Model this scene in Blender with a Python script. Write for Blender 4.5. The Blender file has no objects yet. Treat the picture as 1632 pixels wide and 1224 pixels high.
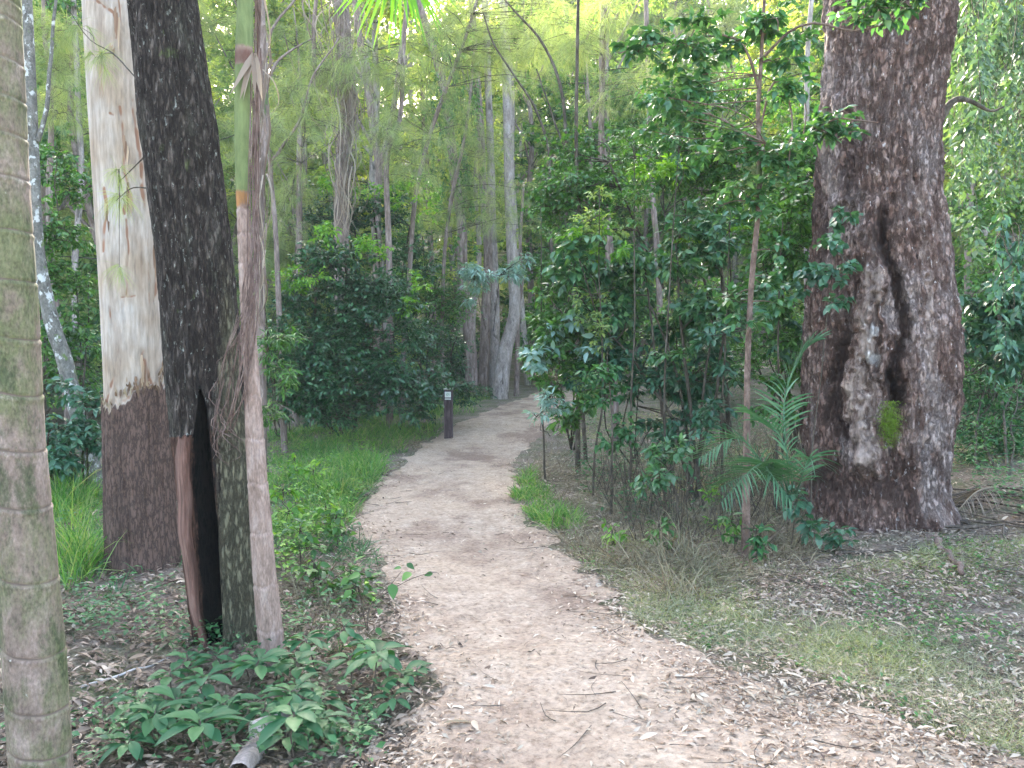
import bpy, math
import numpy as np
from mathutils import Vector

RNG = np.random.default_rng(7)
C = bpy.context.scene.collection
R = math.radians
# ------------------------------------------------------------------ camera maths
F = 1330.0; CW, CH = 816.0, 612.0; EYE = 1.6; PITCH = R(2.24)
FWD = np.array([0, math.cos(PITCH), -math.sin(PITCH)]); UPV = np.array([0, math.sin(PITCH), math.cos(PITCH)])

def P(px, py, Y):
    """world point seen at pixel (of the 1632 wide photo) at forward distance Y"""
    d = FWD + np.array([1., 0, 0]) * (px - CW) / F + UPV * (CH - py) / F
    return np.array([0, 0, EYE]) + d * (Y / d[1])

def proj(p):
    q = p - np.array([0, 0, EYE])
    z = q @ FWD; z = np.where(np.abs(z) < 1e-3, 1e-3, z)
    return CW + F * q[..., 0] / z, CH - F * (q @ UPV) / z

# ------------------------------------------------------------------ noise
def _hash(i, j, k, seed):
    h = (i * 374761393 + j * 668265263 + k * 2147483647 + seed * 144665) & 0xffffffff
    h = ((h ^ (h >> 13)) * 1274126177) & 0xffffffff
    h = h ^ (h >> 16)
    return (h & 0xffff) / 32767.5 - 1.0

def vnoise(p, seed=0):
    p = np.asarray(p, dtype=np.float64)
    i = np.floor(p).astype(np.int64); f = p - i; f = f * f * (3 - 2 * f)
    out = 0
    for dx in (0, 1):
        for dy in (0, 1):
            for dz in (0, 1):
                w = (f[..., 0] if dx else 1 - f[..., 0]) * (f[..., 1] if dy else 1 - f[..., 1]) * (f[..., 2] if dz else 1 - f[..., 2])
                out = out + w * _hash(i[..., 0] + dx, i[..., 1] + dy, i[..., 2] + dz, seed)
    return out

def fbm(p, octv=4, seed=0, gain=.5):
    a, s, o = 1., 0., 0.
    for k in range(octv):
        o = o + a * vnoise(np.asarray(p) * 2.03 ** k, seed + k * 17); s += a; a *= gain
    return o / s

def ridged(p, octv=3, seed=0):
    a, s, o = 1., 0., 0.
    for k in range(octv):
        o = o + a * (1 - 2 * np.abs(vnoise(np.asarray(p) * 2.07 ** k, seed + k * 13))); s += a; a *= .5
    return o / s

def sm(a, b, x):
    t = np.clip((np.asarray(x, dtype=float) - a) / (b - a), 0, 1)
    return t * t * (3 - 2 * t)

def unit(v):
    v = np.asarray(v, dtype=float)
    return v / np.maximum(np.linalg.norm(v, axis=-1, keepdims=True), 1e-9)

# ------------------------------------------------------------------ terrain
def hgt(x, y):
    x = np.asarray(x, dtype=float); y = np.asarray(y, dtype=float)
    p = np.stack([x * .55, y * .55, np.zeros_like(x)], -1)
    z = .035 * vnoise(p, 3) * sm(1.5, 5, np.abs(y)) + .35 * vnoise(p * .2, 5) * sm(14, 40, y)
    z = z + .05 * np.clip(y - 12.5, 0, 14)
    t = np.clip(y - 27, 0, 200)
    t = np.minimum(t, 60); z = z + np.where(t < 18, t * t / 36 * .5, 4.5 + (t - 18) * .5)
    z = z + .28 * sm(3.2, 6.5, x) * sm(5.5, 9, y) + .10 * sm(2.0, 3.5, x) * sm(4.8, 7, y)
    z = z + .10 * sm(-1.2, -2.4, x) * sm(2.5, 4.5, y) * sm(9, 6, y)
    z = z + .02 * np.clip(np.abs(x) - 7, 0, 60) ** 1.3
    return z

def G(px, py):
    lo = 2.
    for Y in np.arange(2.0, 60, .02):
        q = P(px, py, Y)
        if q[2] < hgt(q[0], q[1]):
            break
    return np.array([q[0], q[1], float(hgt(q[0], q[1]))])

def onground(x, y, dz=0.):
    return np.array([x, y, float(hgt(x, y)) + dz])

EDGE = [(1224, 650, 1640), (1170, 672, 1460), (1120, 695, 1320), (1075, 695, 1190), (1040, 660, 1095), (1000, 642, 1030), (950, 622, 965), (900, 598, 920),
        (850, 562, 865), (800, 585, 818), (760, 622, 812), (720, 660, 830), (700, 692, 850), (680, 728, 872), (660, 765, 905), (640, 818, 945), (622, 868, 1010)]
_l = [G(l, y) for y, l, r in EDGE]; _r = [G(r, y) for y, l, r in EDGE]
LY = np.array([-4, 1.5] + [p[1] for p in _l] + [32, 40]); LX = np.array([-.9, -.6] + [p[0] for p in _l] + [_l[-1][0] + 9, 24])
RY = np.array([-4, 1.5] + [p[1] for p in _r] + [32, 40]); RX = np.array([5, 3.2] + [p[0] for p in _r] + [_r[-1][0] + 10, 28])

def pathdist(x, y):
    """>0 inside the path, metres to the nearer edge"""
    n = .2 * fbm(np.stack([x * 1.8, y * 1.8, 0 * x], -1), 4, 91, .6)
    return np.minimum(x - np.interp(y, LY, LX), np.interp(y, RY, RX) - x) + n

def inpoly(px, py, poly):
    c = np.zeros(px.shape, bool); n = len(poly)
    for i in range(n):
        x1, y1 = poly[i]; x2, y2 = poly[(i + 1) % n]
        if y1 == y2: continue
        c ^= ((y1 > py) != (y2 > py)) & (px < (x2 - x1) * (py - y1) / (y2 - y1) + x1)
    return c

# ------------------------------------------------------------------ mesh building
class MB:
    def __init__(s): s.v = []; s.f = []; s.n = 0; s.col = []
    def add(s, v, faces, mi=0, col=None):
        v = np.asarray(v, dtype=np.float32).reshape(-1, 3)
        for f in faces:
            f = np.asarray(f, dtype=np.int64)
            if f.size: s.f.append((f + s.n, mi))
        s.v.append(v); s.n += len(v)
        if col is not None: s.col.append(np.asarray(col, dtype=np.float32).reshape(-1, 3))
    def mesh(s, name, mats, smooth=True):
        me = bpy.data.meshes.new(name)
        v = np.concatenate(s.v) if s.v else np.zeros((0, 3), np.float32)
        me.vertices.add(len(v)); me.vertices.foreach_set('co', v.ravel())
        if s.f:
            tot = np.concatenate([np.full(len(f), f.shape[1]) for f, m in s.f]); idx = np.concatenate([f.ravel() for f, m in s.f])
            me.loops.add(len(idx)); me.loops.foreach_set('vertex_index', idx.astype(np.int32))
            me.polygons.add(len(tot)); st = np.concatenate([[0], np.cumsum(tot)[:-1]])
            me.polygons.foreach_set('loop_start', st.astype(np.int32))
            me.polygons.foreach_set('material_index', np.concatenate([np.full(len(f), m) for f, m in s.f]).astype(np.int32))
            me.polygons.foreach_set('use_smooth', np.full(len(tot), smooth))
        for m in (mats if isinstance(mats, (list, tuple)) else [mats]): me.materials.append(m)
        if s.col:
            a = me.attributes.new('mask', 'FLOAT_COLOR', 'POINT'); c = np.concatenate(s.col)
            a.data.foreach_set('color', np.concatenate([c, np.ones((len(c), 1), np.float32)], 1).ravel())
        me.update(calc_edges=True)
        return me
    def build(s, name, mats, parent=None, smooth=True):
        o = bpy.data.objects.new(name, s.mesh(name, mats, smooth)); C.objects.link(o)
        if parent is not None: o.parent = parent
        return o

def tag(o, label, cat, group=None, kind=None):
    if label: o['label'] = label
    if cat: o['category'] = cat
    if group: o['group'] = group
    if kind: o['kind'] = kind
    return o

def thing(name, loc, label, cat, group=None):
    o = bpy.data.objects.new(name, None); C.objects.link(o); o.location = loc; o.empty_display_size = .1
    return tag(o, label, cat, group)

def local(mb, loc):
    for v in mb.v: v -= np.asarray(loc, dtype=np.float32)
    return mb

def tube(mb, pts, rad, sides=8, mi=0, rough=0., cap=True, col=None):
    pts = np.asarray(pts, dtype=float); n = len(pts)
    rad = np.broadcast_to(np.asarray(rad, dtype=float), (n,)) if np.ndim(rad) == 0 else np.interp(np.linspace(0, 1, n), np.linspace(0, 1, len(rad)), rad)
    t = unit(np.gradient(pts, axis=0)); ref = np.array([.13, .99, .05]) if abs(t[0][1]) < .8 else np.array([.99, .1, .1])
    a = unit(np.cross(t, ref)); b = np.cross(t, a)
    th = np.linspace(0, 2 * math.pi, sides, endpoint=False)
    rr = rad[:, None] * np.ones(sides)
    if rough: rr = rr * (1 + rough * RNG.uniform(-1, 1, (n, sides)))
    v = pts[:, None] + rr[..., None] * (np.cos(th)[None, :, None] * a[:, None] + np.sin(th)[None, :, None] * b[:, None])
    i = np.arange(n - 1)[:, None] * sides; j = np.arange(sides)[None]; k = (j + 1) % sides
    q = np.stack([i + j, i + k, i + k + sides, i + j + sides], -1).reshape(-1, 4)
    fs = [q]
    if cap:
        fs.append(np.arange((n - 1) * sides, n * sides)[None])
    mb.add(v, fs, mi, None if col is None else np.repeat(np.array([col]), n * sides, 0))

def smooth_line(pts, n):
    """Catmull-Rom through pts"""
    p = np.asarray(pts, dtype=float)
    if len(p) < 3: return p[0] + (p[-1] - p[0]) * np.linspace(0, 1, n)[:, None]
    e = np.concatenate([[2 * p[0] - p[1]], p, [2 * p[-1] - p[-2]]])
    u = np.linspace(0, len(p) - 1 - 1e-6, n); i = u.astype(int); t = (u - i)[:, None]
    a, b, c, d = e[i], e[i + 1], e[i + 2], e[i + 3]
    return .5 * (2 * b + (c - a) * t + (2 * a - 5 * b + 4 * c - d) * t * t + (3 * b - a - 3 * c + d) * t ** 3)

def wobble(pts, amp, seed):
    pts = np.asarray(pts); n = len(pts); u = np.linspace(0, 1, n)
    o = np.stack([vnoise(np.stack([u * 5 + seed, u * 0 + k, u * 0], -1), seed) for k in (1, 7, 13)], -1)
    return pts + o * amp * np.sin(np.pi * np.clip(u * 1.0, 0, 1))[:, None] ** .5

def leaves(mb, p, d, nrm, L, W, rows=0, fold=.25, curl=.25, mi=0, blunt=.75):
    p = np.asarray(p); n = len(p)
    if n == 0: return
    L = np.broadcast_to(L, (n,)).astype(float); W = np.broadcast_to(W, (n,)).astype(float)
    d = unit(d); s = unit(np.cross(d, nrm)); nn = np.cross(s, d)
    if rows == 0:
        c = p + d * (L * .42)[:, None] - nn * (L * .04)[:, None]
        off = s * (W * .5)[:, None]; up = nn * (W * .5 * fold)[:, None]
        tip = p + d * L[:, None] - nn * (L * curl * .5)[:, None]
        v = np.stack([p, c - off + up, tip, c + off + up], 1)
        b = np.arange(n)[:, None] * 4
        mb.add(v, [np.concatenate([b + [0, 1, 2], b + [0, 2, 3]])], mi); return
    ts = np.linspace(0, 1, rows + 2)[1:-1]; vs = [p[:, None]]
    for t in ts:
        w = math.sin(math.pi * t ** blunt)
        c = p + d * (L * t)[:, None] - nn * (L * curl * t * t)[:, None]
        off = s * (W * .5 * w)[:, None]; up = nn * (W * .5 * w * fold)[:, None]
        vs.append(np.stack([c - off + up, c, c + off + up], 1))
    vs.append((p + d * L[:, None] - nn * (L * curl)[:, None])[:, None])
    v = np.concatenate(vs, 1); k = v.shape[1]; b = np.arange(n)[:, None] * k
    tris = [b + [0, 1, 2], b + [0, 2, 3]]; quads = []
    for r in range(rows - 1):
        o = 1 + 3 * r; quads += [b + [o, o + 3, o + 4, o + 1], b + [o + 1, o + 4, o + 5, o + 2]]
    o = 1 + 3 * (rows - 1); tris += [b + [o, k - 1, o + 1], b + [o + 1, k - 1, o + 2]]
    mb.add(v, [np.concatenate(tris)] + ([np.concatenate(quads)] if quads else []), mi)

def strips(mb, p, d, L, W, bend, n=3, mi=0, side=None, jit=0.):
    p = np.asarray(p); m = len(p)
    if m == 0: return
    L = np.broadcast_to(L, (m,)).astype(float); W = np.broadcast_to(W, (m,)).astype(float); bend = np.broadcast_to(bend, (m,)).astype(float)
    d = unit(d)
    if side is None: side = unit(np.cross(d, RNG.normal(size=(m, 3))))
    vs = []
    for k in range(n):
        t = k / n
        c = p + d * (L * t)[:, None]; c[:, 2] -= bend * L * t * t
        w = (W * .5 * (1 - t ** 2) * (0.6 + .4 * min(1, t * 4)))[:, None]
        vs.append(np.stack([c - side * w, c + side * w], 1))
    tip = p + d * L[:, None]; tip[:, 2] -= bend * L
    v = np.concatenate(vs + [tip[:, None]], 1); K = v.shape[1]; b = np.arange(m)[:, None] * K
    q = [b + [2 * k, 2 * k + 1, 2 * k + 3, 2 * k + 2] for k in range(n - 1)]
    fs = [b + [K - 3, K - 2, K - 1]]
    if q: fs.append(np.concatenate(q))
    mb.add(v, fs, mi)

# ------------------------------------------------------------------ materials
def newmat(name):
    m = bpy.data.materials.new(name); m.use_nodes = True; nt = m.node_tree; nt.nodes.clear()
    out = nt.nodes.new('ShaderNodeOutputMaterial')
    def N(t, **kw):
        n = nt.nodes.new(t)
        for k, v in kw.items():
            if k in n.inputs.keys() if hasattr(n.inputs, 'keys') else False: n.inputs[k].default_value = v
            else: setattr(n, k, v)
        return n
    return m, nt, out, N

def ramp(nt, fac, stops, interp='LINEAR'):
    r = nt.nodes.new('ShaderNodeValToRGB'); r.color_ramp.interpolation = interp
    e = r.color_ramp.elements
    while len(e) > 1: e.remove(e[-1])
    e[0].position = stops[0][0]; e[0].color = (*stops[0][1], 1)
    for s, c in stops[1:]:
        x = e.new(s); x.color = (*c, 1)
    nt.links.new(fac, r.inputs[0]); return r.outputs[0]

def mixc(nt, fac, a, b, mode='MIX'):
    m = nt.nodes.new('ShaderNodeMix'); m.data_type = 'RGBA'; m.blend_type = mode
    for sock, val in ((0, fac), (6, a), (7, b)):
        if isinstance(val, bpy.types.NodeSocket): nt.links.new(val, m.inputs[sock])
        elif sock == 0: m.inputs[0].default_value = val
        else: m.inputs[sock].default_value = (*val, 1)
    return m.outputs[2]

def mapr(nt, v, a, b):
    m = nt.nodes.new('ShaderNodeMapRange'); m.interpolation_type = 'SMOOTHSTEP'; nt.links.new(v, m.inputs[0]); m.inputs[1].default_value = a; m.inputs[2].default_value = b; return m.outputs[0]

def coords(nt, scale=(1, 1, 1)):
    t = nt.nodes.new('ShaderNodeTexCoord'); mp = nt.nodes.new('ShaderNodeMapping'); mp.inputs['Scale'].default_value = scale
    nt.links.new(t.outputs['Object'], mp.inputs[0]); return mp.outputs[0]

def noise(nt, vec, scale, detail=5, rough=.6, dist=0.):
    n = nt.nodes.new('ShaderNodeTexNoise'); n.inputs['Scale'].default_value = scale; n.inputs['Detail'].default_value = detail
    n.inputs['Roughness'].default_value = rough; n.inputs['Distortion'].default_value = dist
    nt.links.new(vec, n.inputs['Vector']); return n.outputs['Fac']

def leafmat(name, cols, trans=.35, rough=.42, spec=.5, tcol=None):
    """cols: colour stops from dark to light picked at random for every leaf"""
    m, nt, out, N = newmat(name)
    g = nt.nodes.new('ShaderNodeNewGeometry')
    k = len(cols); col = ramp(nt, g.outputs['Random Per Island'], [(i / max(1, k - 1), c) for i, c in enumerate(cols)])
    nz = noise(nt, coords(nt), 1.3, 2)
    col = mixc(nt, 1.0, col, ramp(nt, nz, [(.3, (.7, .78, .7)), (.7, (1.25, 1.2, 1.1))]), 'MULTIPLY')
    b = nt.nodes.new('ShaderNodeBsdfPrincipled'); nt.links.new(col, b.inputs['Base Color'])
    b.inputs['Roughness'].default_value = rough; b.inputs['Specular IOR Level'].default_value = spec
    t = nt.nodes.new('ShaderNodeBsdfTranslucent')
    nt.links.new(mixc(nt, 1.0, col, tcol or (1.5, 1.5, .55), 'MULTIPLY'), t.inputs[0])
    ms = nt.nodes.new('ShaderNodeMixShader'); ms.inputs[0].default_value = trans
    nt.links.new(b.outputs[0], ms.inputs[1]); nt.links.new(t.outputs[0], ms.inputs[2]); nt.links.new(ms.outputs[0], out.inputs[0])
    return m

def barkmat(name, cols, stretch=(1, 1, .25), scale=14, bump=.6, dist=.02, spots=None, mask=None, rough=.9, rings=None, fine=60, low=None, soft=None, cracks=None, crackmask=False):
    """cols: 3 stops; spots: (colour, scale, threshold, (stretch)); mask: 3 colours shown where the mesh's mask attribute says so"""
    m, nt, out, N = newmat(name)
    v = coords(nt, stretch); n1 = noise(nt, v, scale, 8, .7, .4); n2 = noise(nt, v, fine, 4, .6)
    col = ramp(nt, n1, [(.32, cols[0]), (.5, cols[1]), (.66, cols[2])])
    hgt_ = n1
    big = noise(nt, coords(nt), 1.7, 3)
    if low: col = mixc(nt, ramp(nt, big, [(.42, (0, 0, 0)), (.62, (1, 1, 1))]), col, mixc(nt, 1., col, low, 'MULTIPLY'))
    col = mixc(nt, .6, col, ramp(nt, n2, [(.3, (.45, .45, .45)), (.7, (1.35, 1.35, 1.35))]), 'MULTIPLY')
    if spots:
        for sc_, ss, th, st in spots:
            vv = coords(nt, st); s = noise(nt, vv, ss, 4, .65)
            col = mixc(nt, ramp(nt, s, [(th, (0, 0, 0)), (th + .05, (1, 1, 1))]), col, sc_)
    ckh = None
    if cracks:
        cs, cst, cw, cc, camt = cracks
        vv = coords(nt, cst); dn = nt.nodes.new('ShaderNodeTexNoise'); dn.inputs['Scale'].default_value = cs * .7; dn.inputs['Detail'].default_value = 7; dn.inputs['Roughness'].default_value = .7; nt.links.new(vv, dn.inputs['Vector'])
        va = nt.nodes.new('ShaderNodeVectorMath'); va.operation = 'MULTIPLY_ADD'; nt.links.new(dn.outputs['Color'], va.inputs[0]); va.inputs[1].default_value = (3.2 / cs,) * 3; nt.links.new(vv, va.inputs[2])
        vo = nt.nodes.new('ShaderNodeTexVoronoi'); vo.feature = 'DISTANCE_TO_EDGE'; vo.inputs['Scale'].default_value = cs; nt.links.new(va.outputs[0], vo.inputs['Vector'])
        ckh = mapr(nt, vo.outputs['Distance'], 0., cw)
        inv = nt.nodes.new('ShaderNodeMath'); inv.operation = 'MULTIPLY_ADD'; nt.links.new(ckh, inv.inputs[0]); inv.inputs[1].default_value = -camt; inv.inputs[2].default_value = camt
    for sc_, ss, th, mx in (soft or []):
        s = noise(nt, coords(nt, (1, 1, .5)), ss, 7, .72); q = nt.nodes.new('ShaderNodeMath'); q.operation = 'MULTIPLY'; nt.links.new(mapr(nt, s, th - .06, th + .1), q.inputs[0]); q.inputs[1].default_value = mx
        col = mixc(nt, q.outputs[0], col, mixc(nt, 1., sc_, ramp(nt, n2, [(.3, (.6, .6, .6)), (.7, (1.5, 1.5, 1.5))]), 'MULTIPLY'))
    if rings:
        w = nt.nodes.new('ShaderNodeTexWave'); w.bands_direction = 'Z'; w.inputs['Scale'].default_value = rings[0]; w.inputs['Distortion'].default_value = rings[2] if len(rings) > 2 else .6
        w.inputs['Detail'].default_value = 2; w.inputs['Detail Scale'].default_value = .6
        nt.links.new(coords(nt), w.inputs[0])
        col = mixc(nt, ramp(nt, w.outputs['Fac'], [(.0, (1, 1, 1)), (.06, (0, 0, 0))]), col, rings[1])
    if mask:
        a = nt.nodes.new('ShaderNodeAttribute'); a.attribute_name = 'mask'
        sep = nt.nodes.new('ShaderNodeSeparateColor'); nt.links.new(a.outputs['Color'], sep.inputs[0])
        for k in range(3):
            if mask[k] is None: continue
            mcol = mixc(nt, .7, mask[k], ramp(nt, n1, [(.3, tuple(x * .55 for x in mask[k])), (.7, tuple(min(1, x * 1.5) for x in mask[k]))]))
            add = nt.nodes.new('ShaderNodeMath'); add.operation = 'MULTIPLY_ADD'; nt.links.new(n2, add.inputs[0]); add.inputs[1].default_value = .55
            ad2 = nt.nodes.new('ShaderNodeMath'); ad2.operation = 'MULTIPLY_ADD'; nt.links.new(n1, ad2.inputs[0]); ad2.inputs[1].default_value = 1.5; nt.links.new(sep.outputs[k], ad2.inputs[2]); nt.links.new(ad2.outputs[0], add.inputs[2])
            col = mixc(nt, ramp(nt, add.outputs[0], [(.62, (0, 0, 0)), (1., (1, 1, 1))]) if False else mapr(nt, add.outputs[0], 1.32, 1.85), col, mcol)
    if ckh is not None:
        fac = inv.outputs[0]
        if crackmask:
            mm = nt.nodes.new('ShaderNodeMath'); mm.operation = 'MULTIPLY'; mm.use_clamp = True; nt.links.new(fac, mm.inputs[0]); nt.links.new(sep.outputs[0], mm.inputs[1]); fac = mm.outputs[0]
        if mask and mask[1] and not crackmask and name == 'great_trunk_bark':
            mm = nt.nodes.new('ShaderNodeMath'); mm.operation = 'MULTIPLY_ADD'; mm.use_clamp = True; nt.links.new(sep.outputs[1], mm.inputs[0]); mm.inputs[1].default_value = -.85; mm.inputs[2].default_value = 1.
            m2_ = nt.nodes.new('ShaderNodeMath'); m2_.operation = 'MULTIPLY'; nt.links.new(fac, m2_.inputs[0]); nt.links.new(mm.outputs[0], m2_.inputs[1]); fac = m2_.outputs[0]
        col = mixc(nt, fac, col, cracks[3])
    b = nt.nodes.new('ShaderNodeBsdfPrincipled'); nt.links.new(col, b.inputs['Base Color']); b.inputs['Roughness'].default_value = rough
    b.inputs['Specular IOR Level'].default_value = .25
    ad = nt.nodes.new('ShaderNodeMath'); ad.operation = 'MULTIPLY_ADD'; nt.links.new(n2, ad.inputs[0]); ad.inputs[1].default_value = .4; nt.links.new(n1, ad.inputs[2])
    if ckh is not None:
        a3 = nt.nodes.new('ShaderNodeMath'); a3.operation = 'MULTIPLY_ADD'; nt.links.new(fac, a3.inputs[0]); a3.inputs[1].default_value = -1.1; nt.links.new(ad.outputs[0], a3.inputs[2]); ad = a3
    bp = nt.nodes.new('ShaderNodeBump'); bp.inputs['Strength'].default_value = bump; bp.inputs['Distance'].default_value = dist
    nt.links.new(ad.outputs[0], bp.inputs['Height']); nt.links.new(bp.outputs[0], b.inputs['Normal'])
    nt.links.new(b.outputs[0], out.inputs[0]); return m

def plainmat(name, c, rough=.6, var=.25, scale=30):
    m, nt, out, N = newmat(name)
    col = ramp(nt, noise(nt, coords(nt), scale, 4), [(.3, tuple(x * (1 - var) for x in c)), (.7, tuple(min(1, x * (1 + var)) for x in c))])
    b = nt.nodes.new('ShaderNodeBsdfPrincipled'); nt.links.new(col, b.inputs['Base Color']); b.inputs['Roughness'].default_value = rough
    nt.links.new(b.outputs[0], out.inputs[0]); return m

M = {}
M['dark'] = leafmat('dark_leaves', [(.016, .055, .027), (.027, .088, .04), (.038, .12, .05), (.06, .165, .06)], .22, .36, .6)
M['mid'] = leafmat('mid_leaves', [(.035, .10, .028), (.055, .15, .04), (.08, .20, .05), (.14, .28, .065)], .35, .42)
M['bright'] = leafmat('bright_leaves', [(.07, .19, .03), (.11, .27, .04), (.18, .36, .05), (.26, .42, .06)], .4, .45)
M['shade'] = leafmat('dark_teal_shrub_leaves', [(.03, .10, .045), (.05, .145, .065), (.08, .195, .09), (.14, .27, .11)], .28, .36, .6)  # dark teal is the leaves' own colour
M['sunny'] = leafmat('sunlit_tinted_leaves', [(.20, .29, .10), (.30, .38, .14), (.42, .47, .19), (.54, .54, .28)], .6, .5)  # sunlight on the hillside crowns put into the leaf colour
M['vine'] = leafmat('creeper_leaves', [(.04, .09, .04), (.07, .14, .065), (.12, .2, .1), (.18, .26, .14)], .25, .5)
M['darklitter'] = leafmat('dark_dead_leaves', [(.05, .032, .025), (.12, .08, .06), (.2, .14, .11), (.3, .22, .18), (.15, .1, .075)], .1, .6, .3, (1, 1, .8))  # darker dead-leaf palette for the ground left of the path
M['rosette'] = leafmat('broad_plant_leaves', [(.018, .075, .032), (.03, .105, .045), (.045, .14, .06), (.08, .19, .07)], .25, .52, .3)
M['teal'] = leafmat('teal_leaves', [(.03, .095, .06), (.05, .14, .085), (.08, .19, .12)], .25, .4, .6)
M['blue'] = leafmat('bluish_leaves', [(.13, .24, .22), (.20, .33, .31), (.3, .42, .40)], .25, .45, .6)
M['pale'] = leafmat('pale_leaves', [(.12, .20, .08), (.19, .29, .12), (.26, .37, .15), (.36, .42, .19)], .5, .5)
M['wisp'] = leafmat('wispy_needles', [(.19, .24, .14), (.27, .33, .19), (.36, .41, .25)], .5, .6, .3)
M['grass'] = leafmat('grass_blades', [(.04, .12, .03), (.07, .2, .04), (.11, .27, .06), (.19, .33, .09), (.32, .33, .16)], .4, .45)
M['dullgrass'] = leafmat('dull_grass_blades', [(.17, .19, .10), (.23, .26, .13), (.28, .32, .15), (.38, .37, .24), (.46, .42, .31)], .35, .55)
M['hay'] = leafmat('dry_grass', [(.12, .085, .06), (.2, .15, .11), (.3, .24, .17), (.22, .2, .14), (.42, .35, .26)], .2, .7, .2, (1, 1, .8))
M['straw'] = leafmat('straw_blades', [(.25, .23, .14), (.36, .34, .22), (.48, .44, .32), (.28, .3, .16)], .25, .7, .2, (1, 1, .8))
M['bark_litter'] = leafmat('bark_flakes', [(.10, .06, .048), (.2, .135, .11), (.32, .235, .19), (.45, .36, .3), (.16, .1, .08)], .1, .6, .3, (1, 1, .8))
M['litter'] = leafmat('dead_leaves', [(.10, .06, .045), (.25, .17, .13), (.42, .32, .26), (.55, .44, .37), (.3, .2, .15), (.62, .52, .45)], .1, .55, .3, (1, 1, .8))
M['deadfrond'] = leafmat('dead_frond', [(.12, .085, .07), (.2, .15, .125), (.3, .24, .2), (.38, .31, .27)], .15, .7, .2, (1, 1, .8))
M['palmleaf'] = leafmat('palm_leaflets', [(.045, .125, .065), (.07, .17, .09), (.10, .21, .12)], .18, .42, .5)
M['lime'] = leafmat('lime_palm_leaflets', [(.07, .20, .02), (.10, .25, .03), (.15, .32, .04)], .35, .45)
M['herb'] = leafmat('ground_herb_leaves', [(.022, .085, .032), (.035, .12, .045), (.06, .17, .06), (.09, .22, .08)], .25, .5, .4)
M['moss'] = leafmat('moss_tufts', [(.14, .22, .03), (.22, .32, .05), (.3, .4, .08)], .3, .8, .1)
M['rooty'] = barkmat('brown_aerial_roots', [(.08, .05, .04), (.18, .12, .1), (.3, .22, .19)], (1, 1, .3), 20)
M['twig'] = barkmat('twig_bark', [(.05, .04, .03), (.11, .085, .065), (.2, .16, .13)], (1, 1, .4), 18)
M['stem'] = barkmat('dark_stem_bark', [(.035, .03, .022), (.085, .068, .05), (.17, .145, .115)], (1, 1, .4), 14)
M['poletree'] = barkmat('pinkish_pole_bark', [(.09, .058, .045), (.18, .12, .095), (.28, .2, .165)], (1, 1, .6), 16, spots=[((.10, .12, .06), 5, .6, (1, 1, .6))])
M['greytrunk'] = barkmat('pale_grey_bark', [(.16, .13, .115), (.32, .27, .24), (.46, .4, .37)], (1, 1, .3), 9, spots=[((.12, .1, .085), 6, .6, (1, 1, .35))])
M['browntrunk'] = barkmat('brown_fissured_bark', [(.09, .065, .052), (.22, .165, .14), (.36, .29, .26)], (1, 1, .22), 14, bump=.9, spots=[((.12, .15, .07), 4, .62, (1, 1, .5))])
M['speckled'] = barkmat('lichen_speckled_bark', [(.07, .065, .055), (.16, .15, .13), (.26, .25, .22)], (1, 1, .6), 14, spots=[((.5, .5, .47), 11, .56, (1, 1, .8)), ((.12, .16, .06), 7, .62, (1, 1, 1))])
M['palm'] = barkmat('ringed_palm_bark', [(.14, .10, .08), (.235, .17, .135), (.32, .24, .20)], (1, 1, .55), 13, bump=.7, dist=.006,
                    spots=[((.5, .46, .4), 38, .70, (1, 1, .5))], fine=110, soft=[((.11, .125, .05), 2.4, .47, .8), ((.05, .065, .028), 9, .54, .8)], mask=[None, (.36, .30, .245), (.13, .095, .075)])
M['slimpalm'] = barkmat('slim_palm_bark', [(.17, .115, .09), (.29, .2, .16), (.40, .30, .255)], (1, 1, .3), 18, bump=.3, dist=.005,
                        spots=[((.15, .15, .09), 4, .62, (1, 1, .4)), ((.48, .42, .38), 50, .7, (1, 1, .4))], mask=[(.15, .185, .075), (.30, .15, .06), (.13, .065, .05)], fine=120)
M['gum'] = barkmat('smooth_gum_bark', [(.32, .25, .20), (.45, .385, .33), (.52, .475, .44)], (1, 1, .16), 5, bump=.25, dist=.008, fine=40, low=(.86, .78, .68),
                   spots=[((.30, .18, .12), 14, .66, (1.2, 1.2, .16)), ((.30, .30, .15), 3, .68, (1, 1, .5))],
                   mask=[(.13, .082, .064), (.26, .14, .09), (.45, .42, .38)], cracks=(34, (1, 1, .3), .25, (.035, .024, .02), .7), crackmask=True)
M['darkbark'] = barkmat('dark_lichened_bark', [(.028, .021, .017), (.078, .06, .05), (.17, .14, .12)], (1, 1, .32), 22, bump=1., dist=.02,
                        spots=[((.36, .37, .32), 50, .615, (1, 1, .5)), ((.10, .115, .05), 9, .64, (1, 1, .6))],
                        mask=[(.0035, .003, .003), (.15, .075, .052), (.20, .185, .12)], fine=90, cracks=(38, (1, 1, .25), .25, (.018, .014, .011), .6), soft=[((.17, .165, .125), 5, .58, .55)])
M['bigbark'] = barkmat('great_trunk_bark', [(.07, .038, .029), (.205, .122, .095), (.43, .305, .255)], (1, 1, .5), 9, bump=1., dist=.03,
                       spots=[((.52, .45, .42), 24, .62, (1, 1, .5)), ((.05, .03, .025), 16, .63, (1, 1, .4))],
                       mask=[(.07, .042, .034), (.38, .29, .245), (.62, .57, .54)], fine=70, cracks=(17, (1, 1, .42), .2, (.06, .036, .03), .55), soft=[((.07, .042, .035), 1.3, .55, .6), ((.46, .38, .35), 2.1, .54, .65)])

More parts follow.
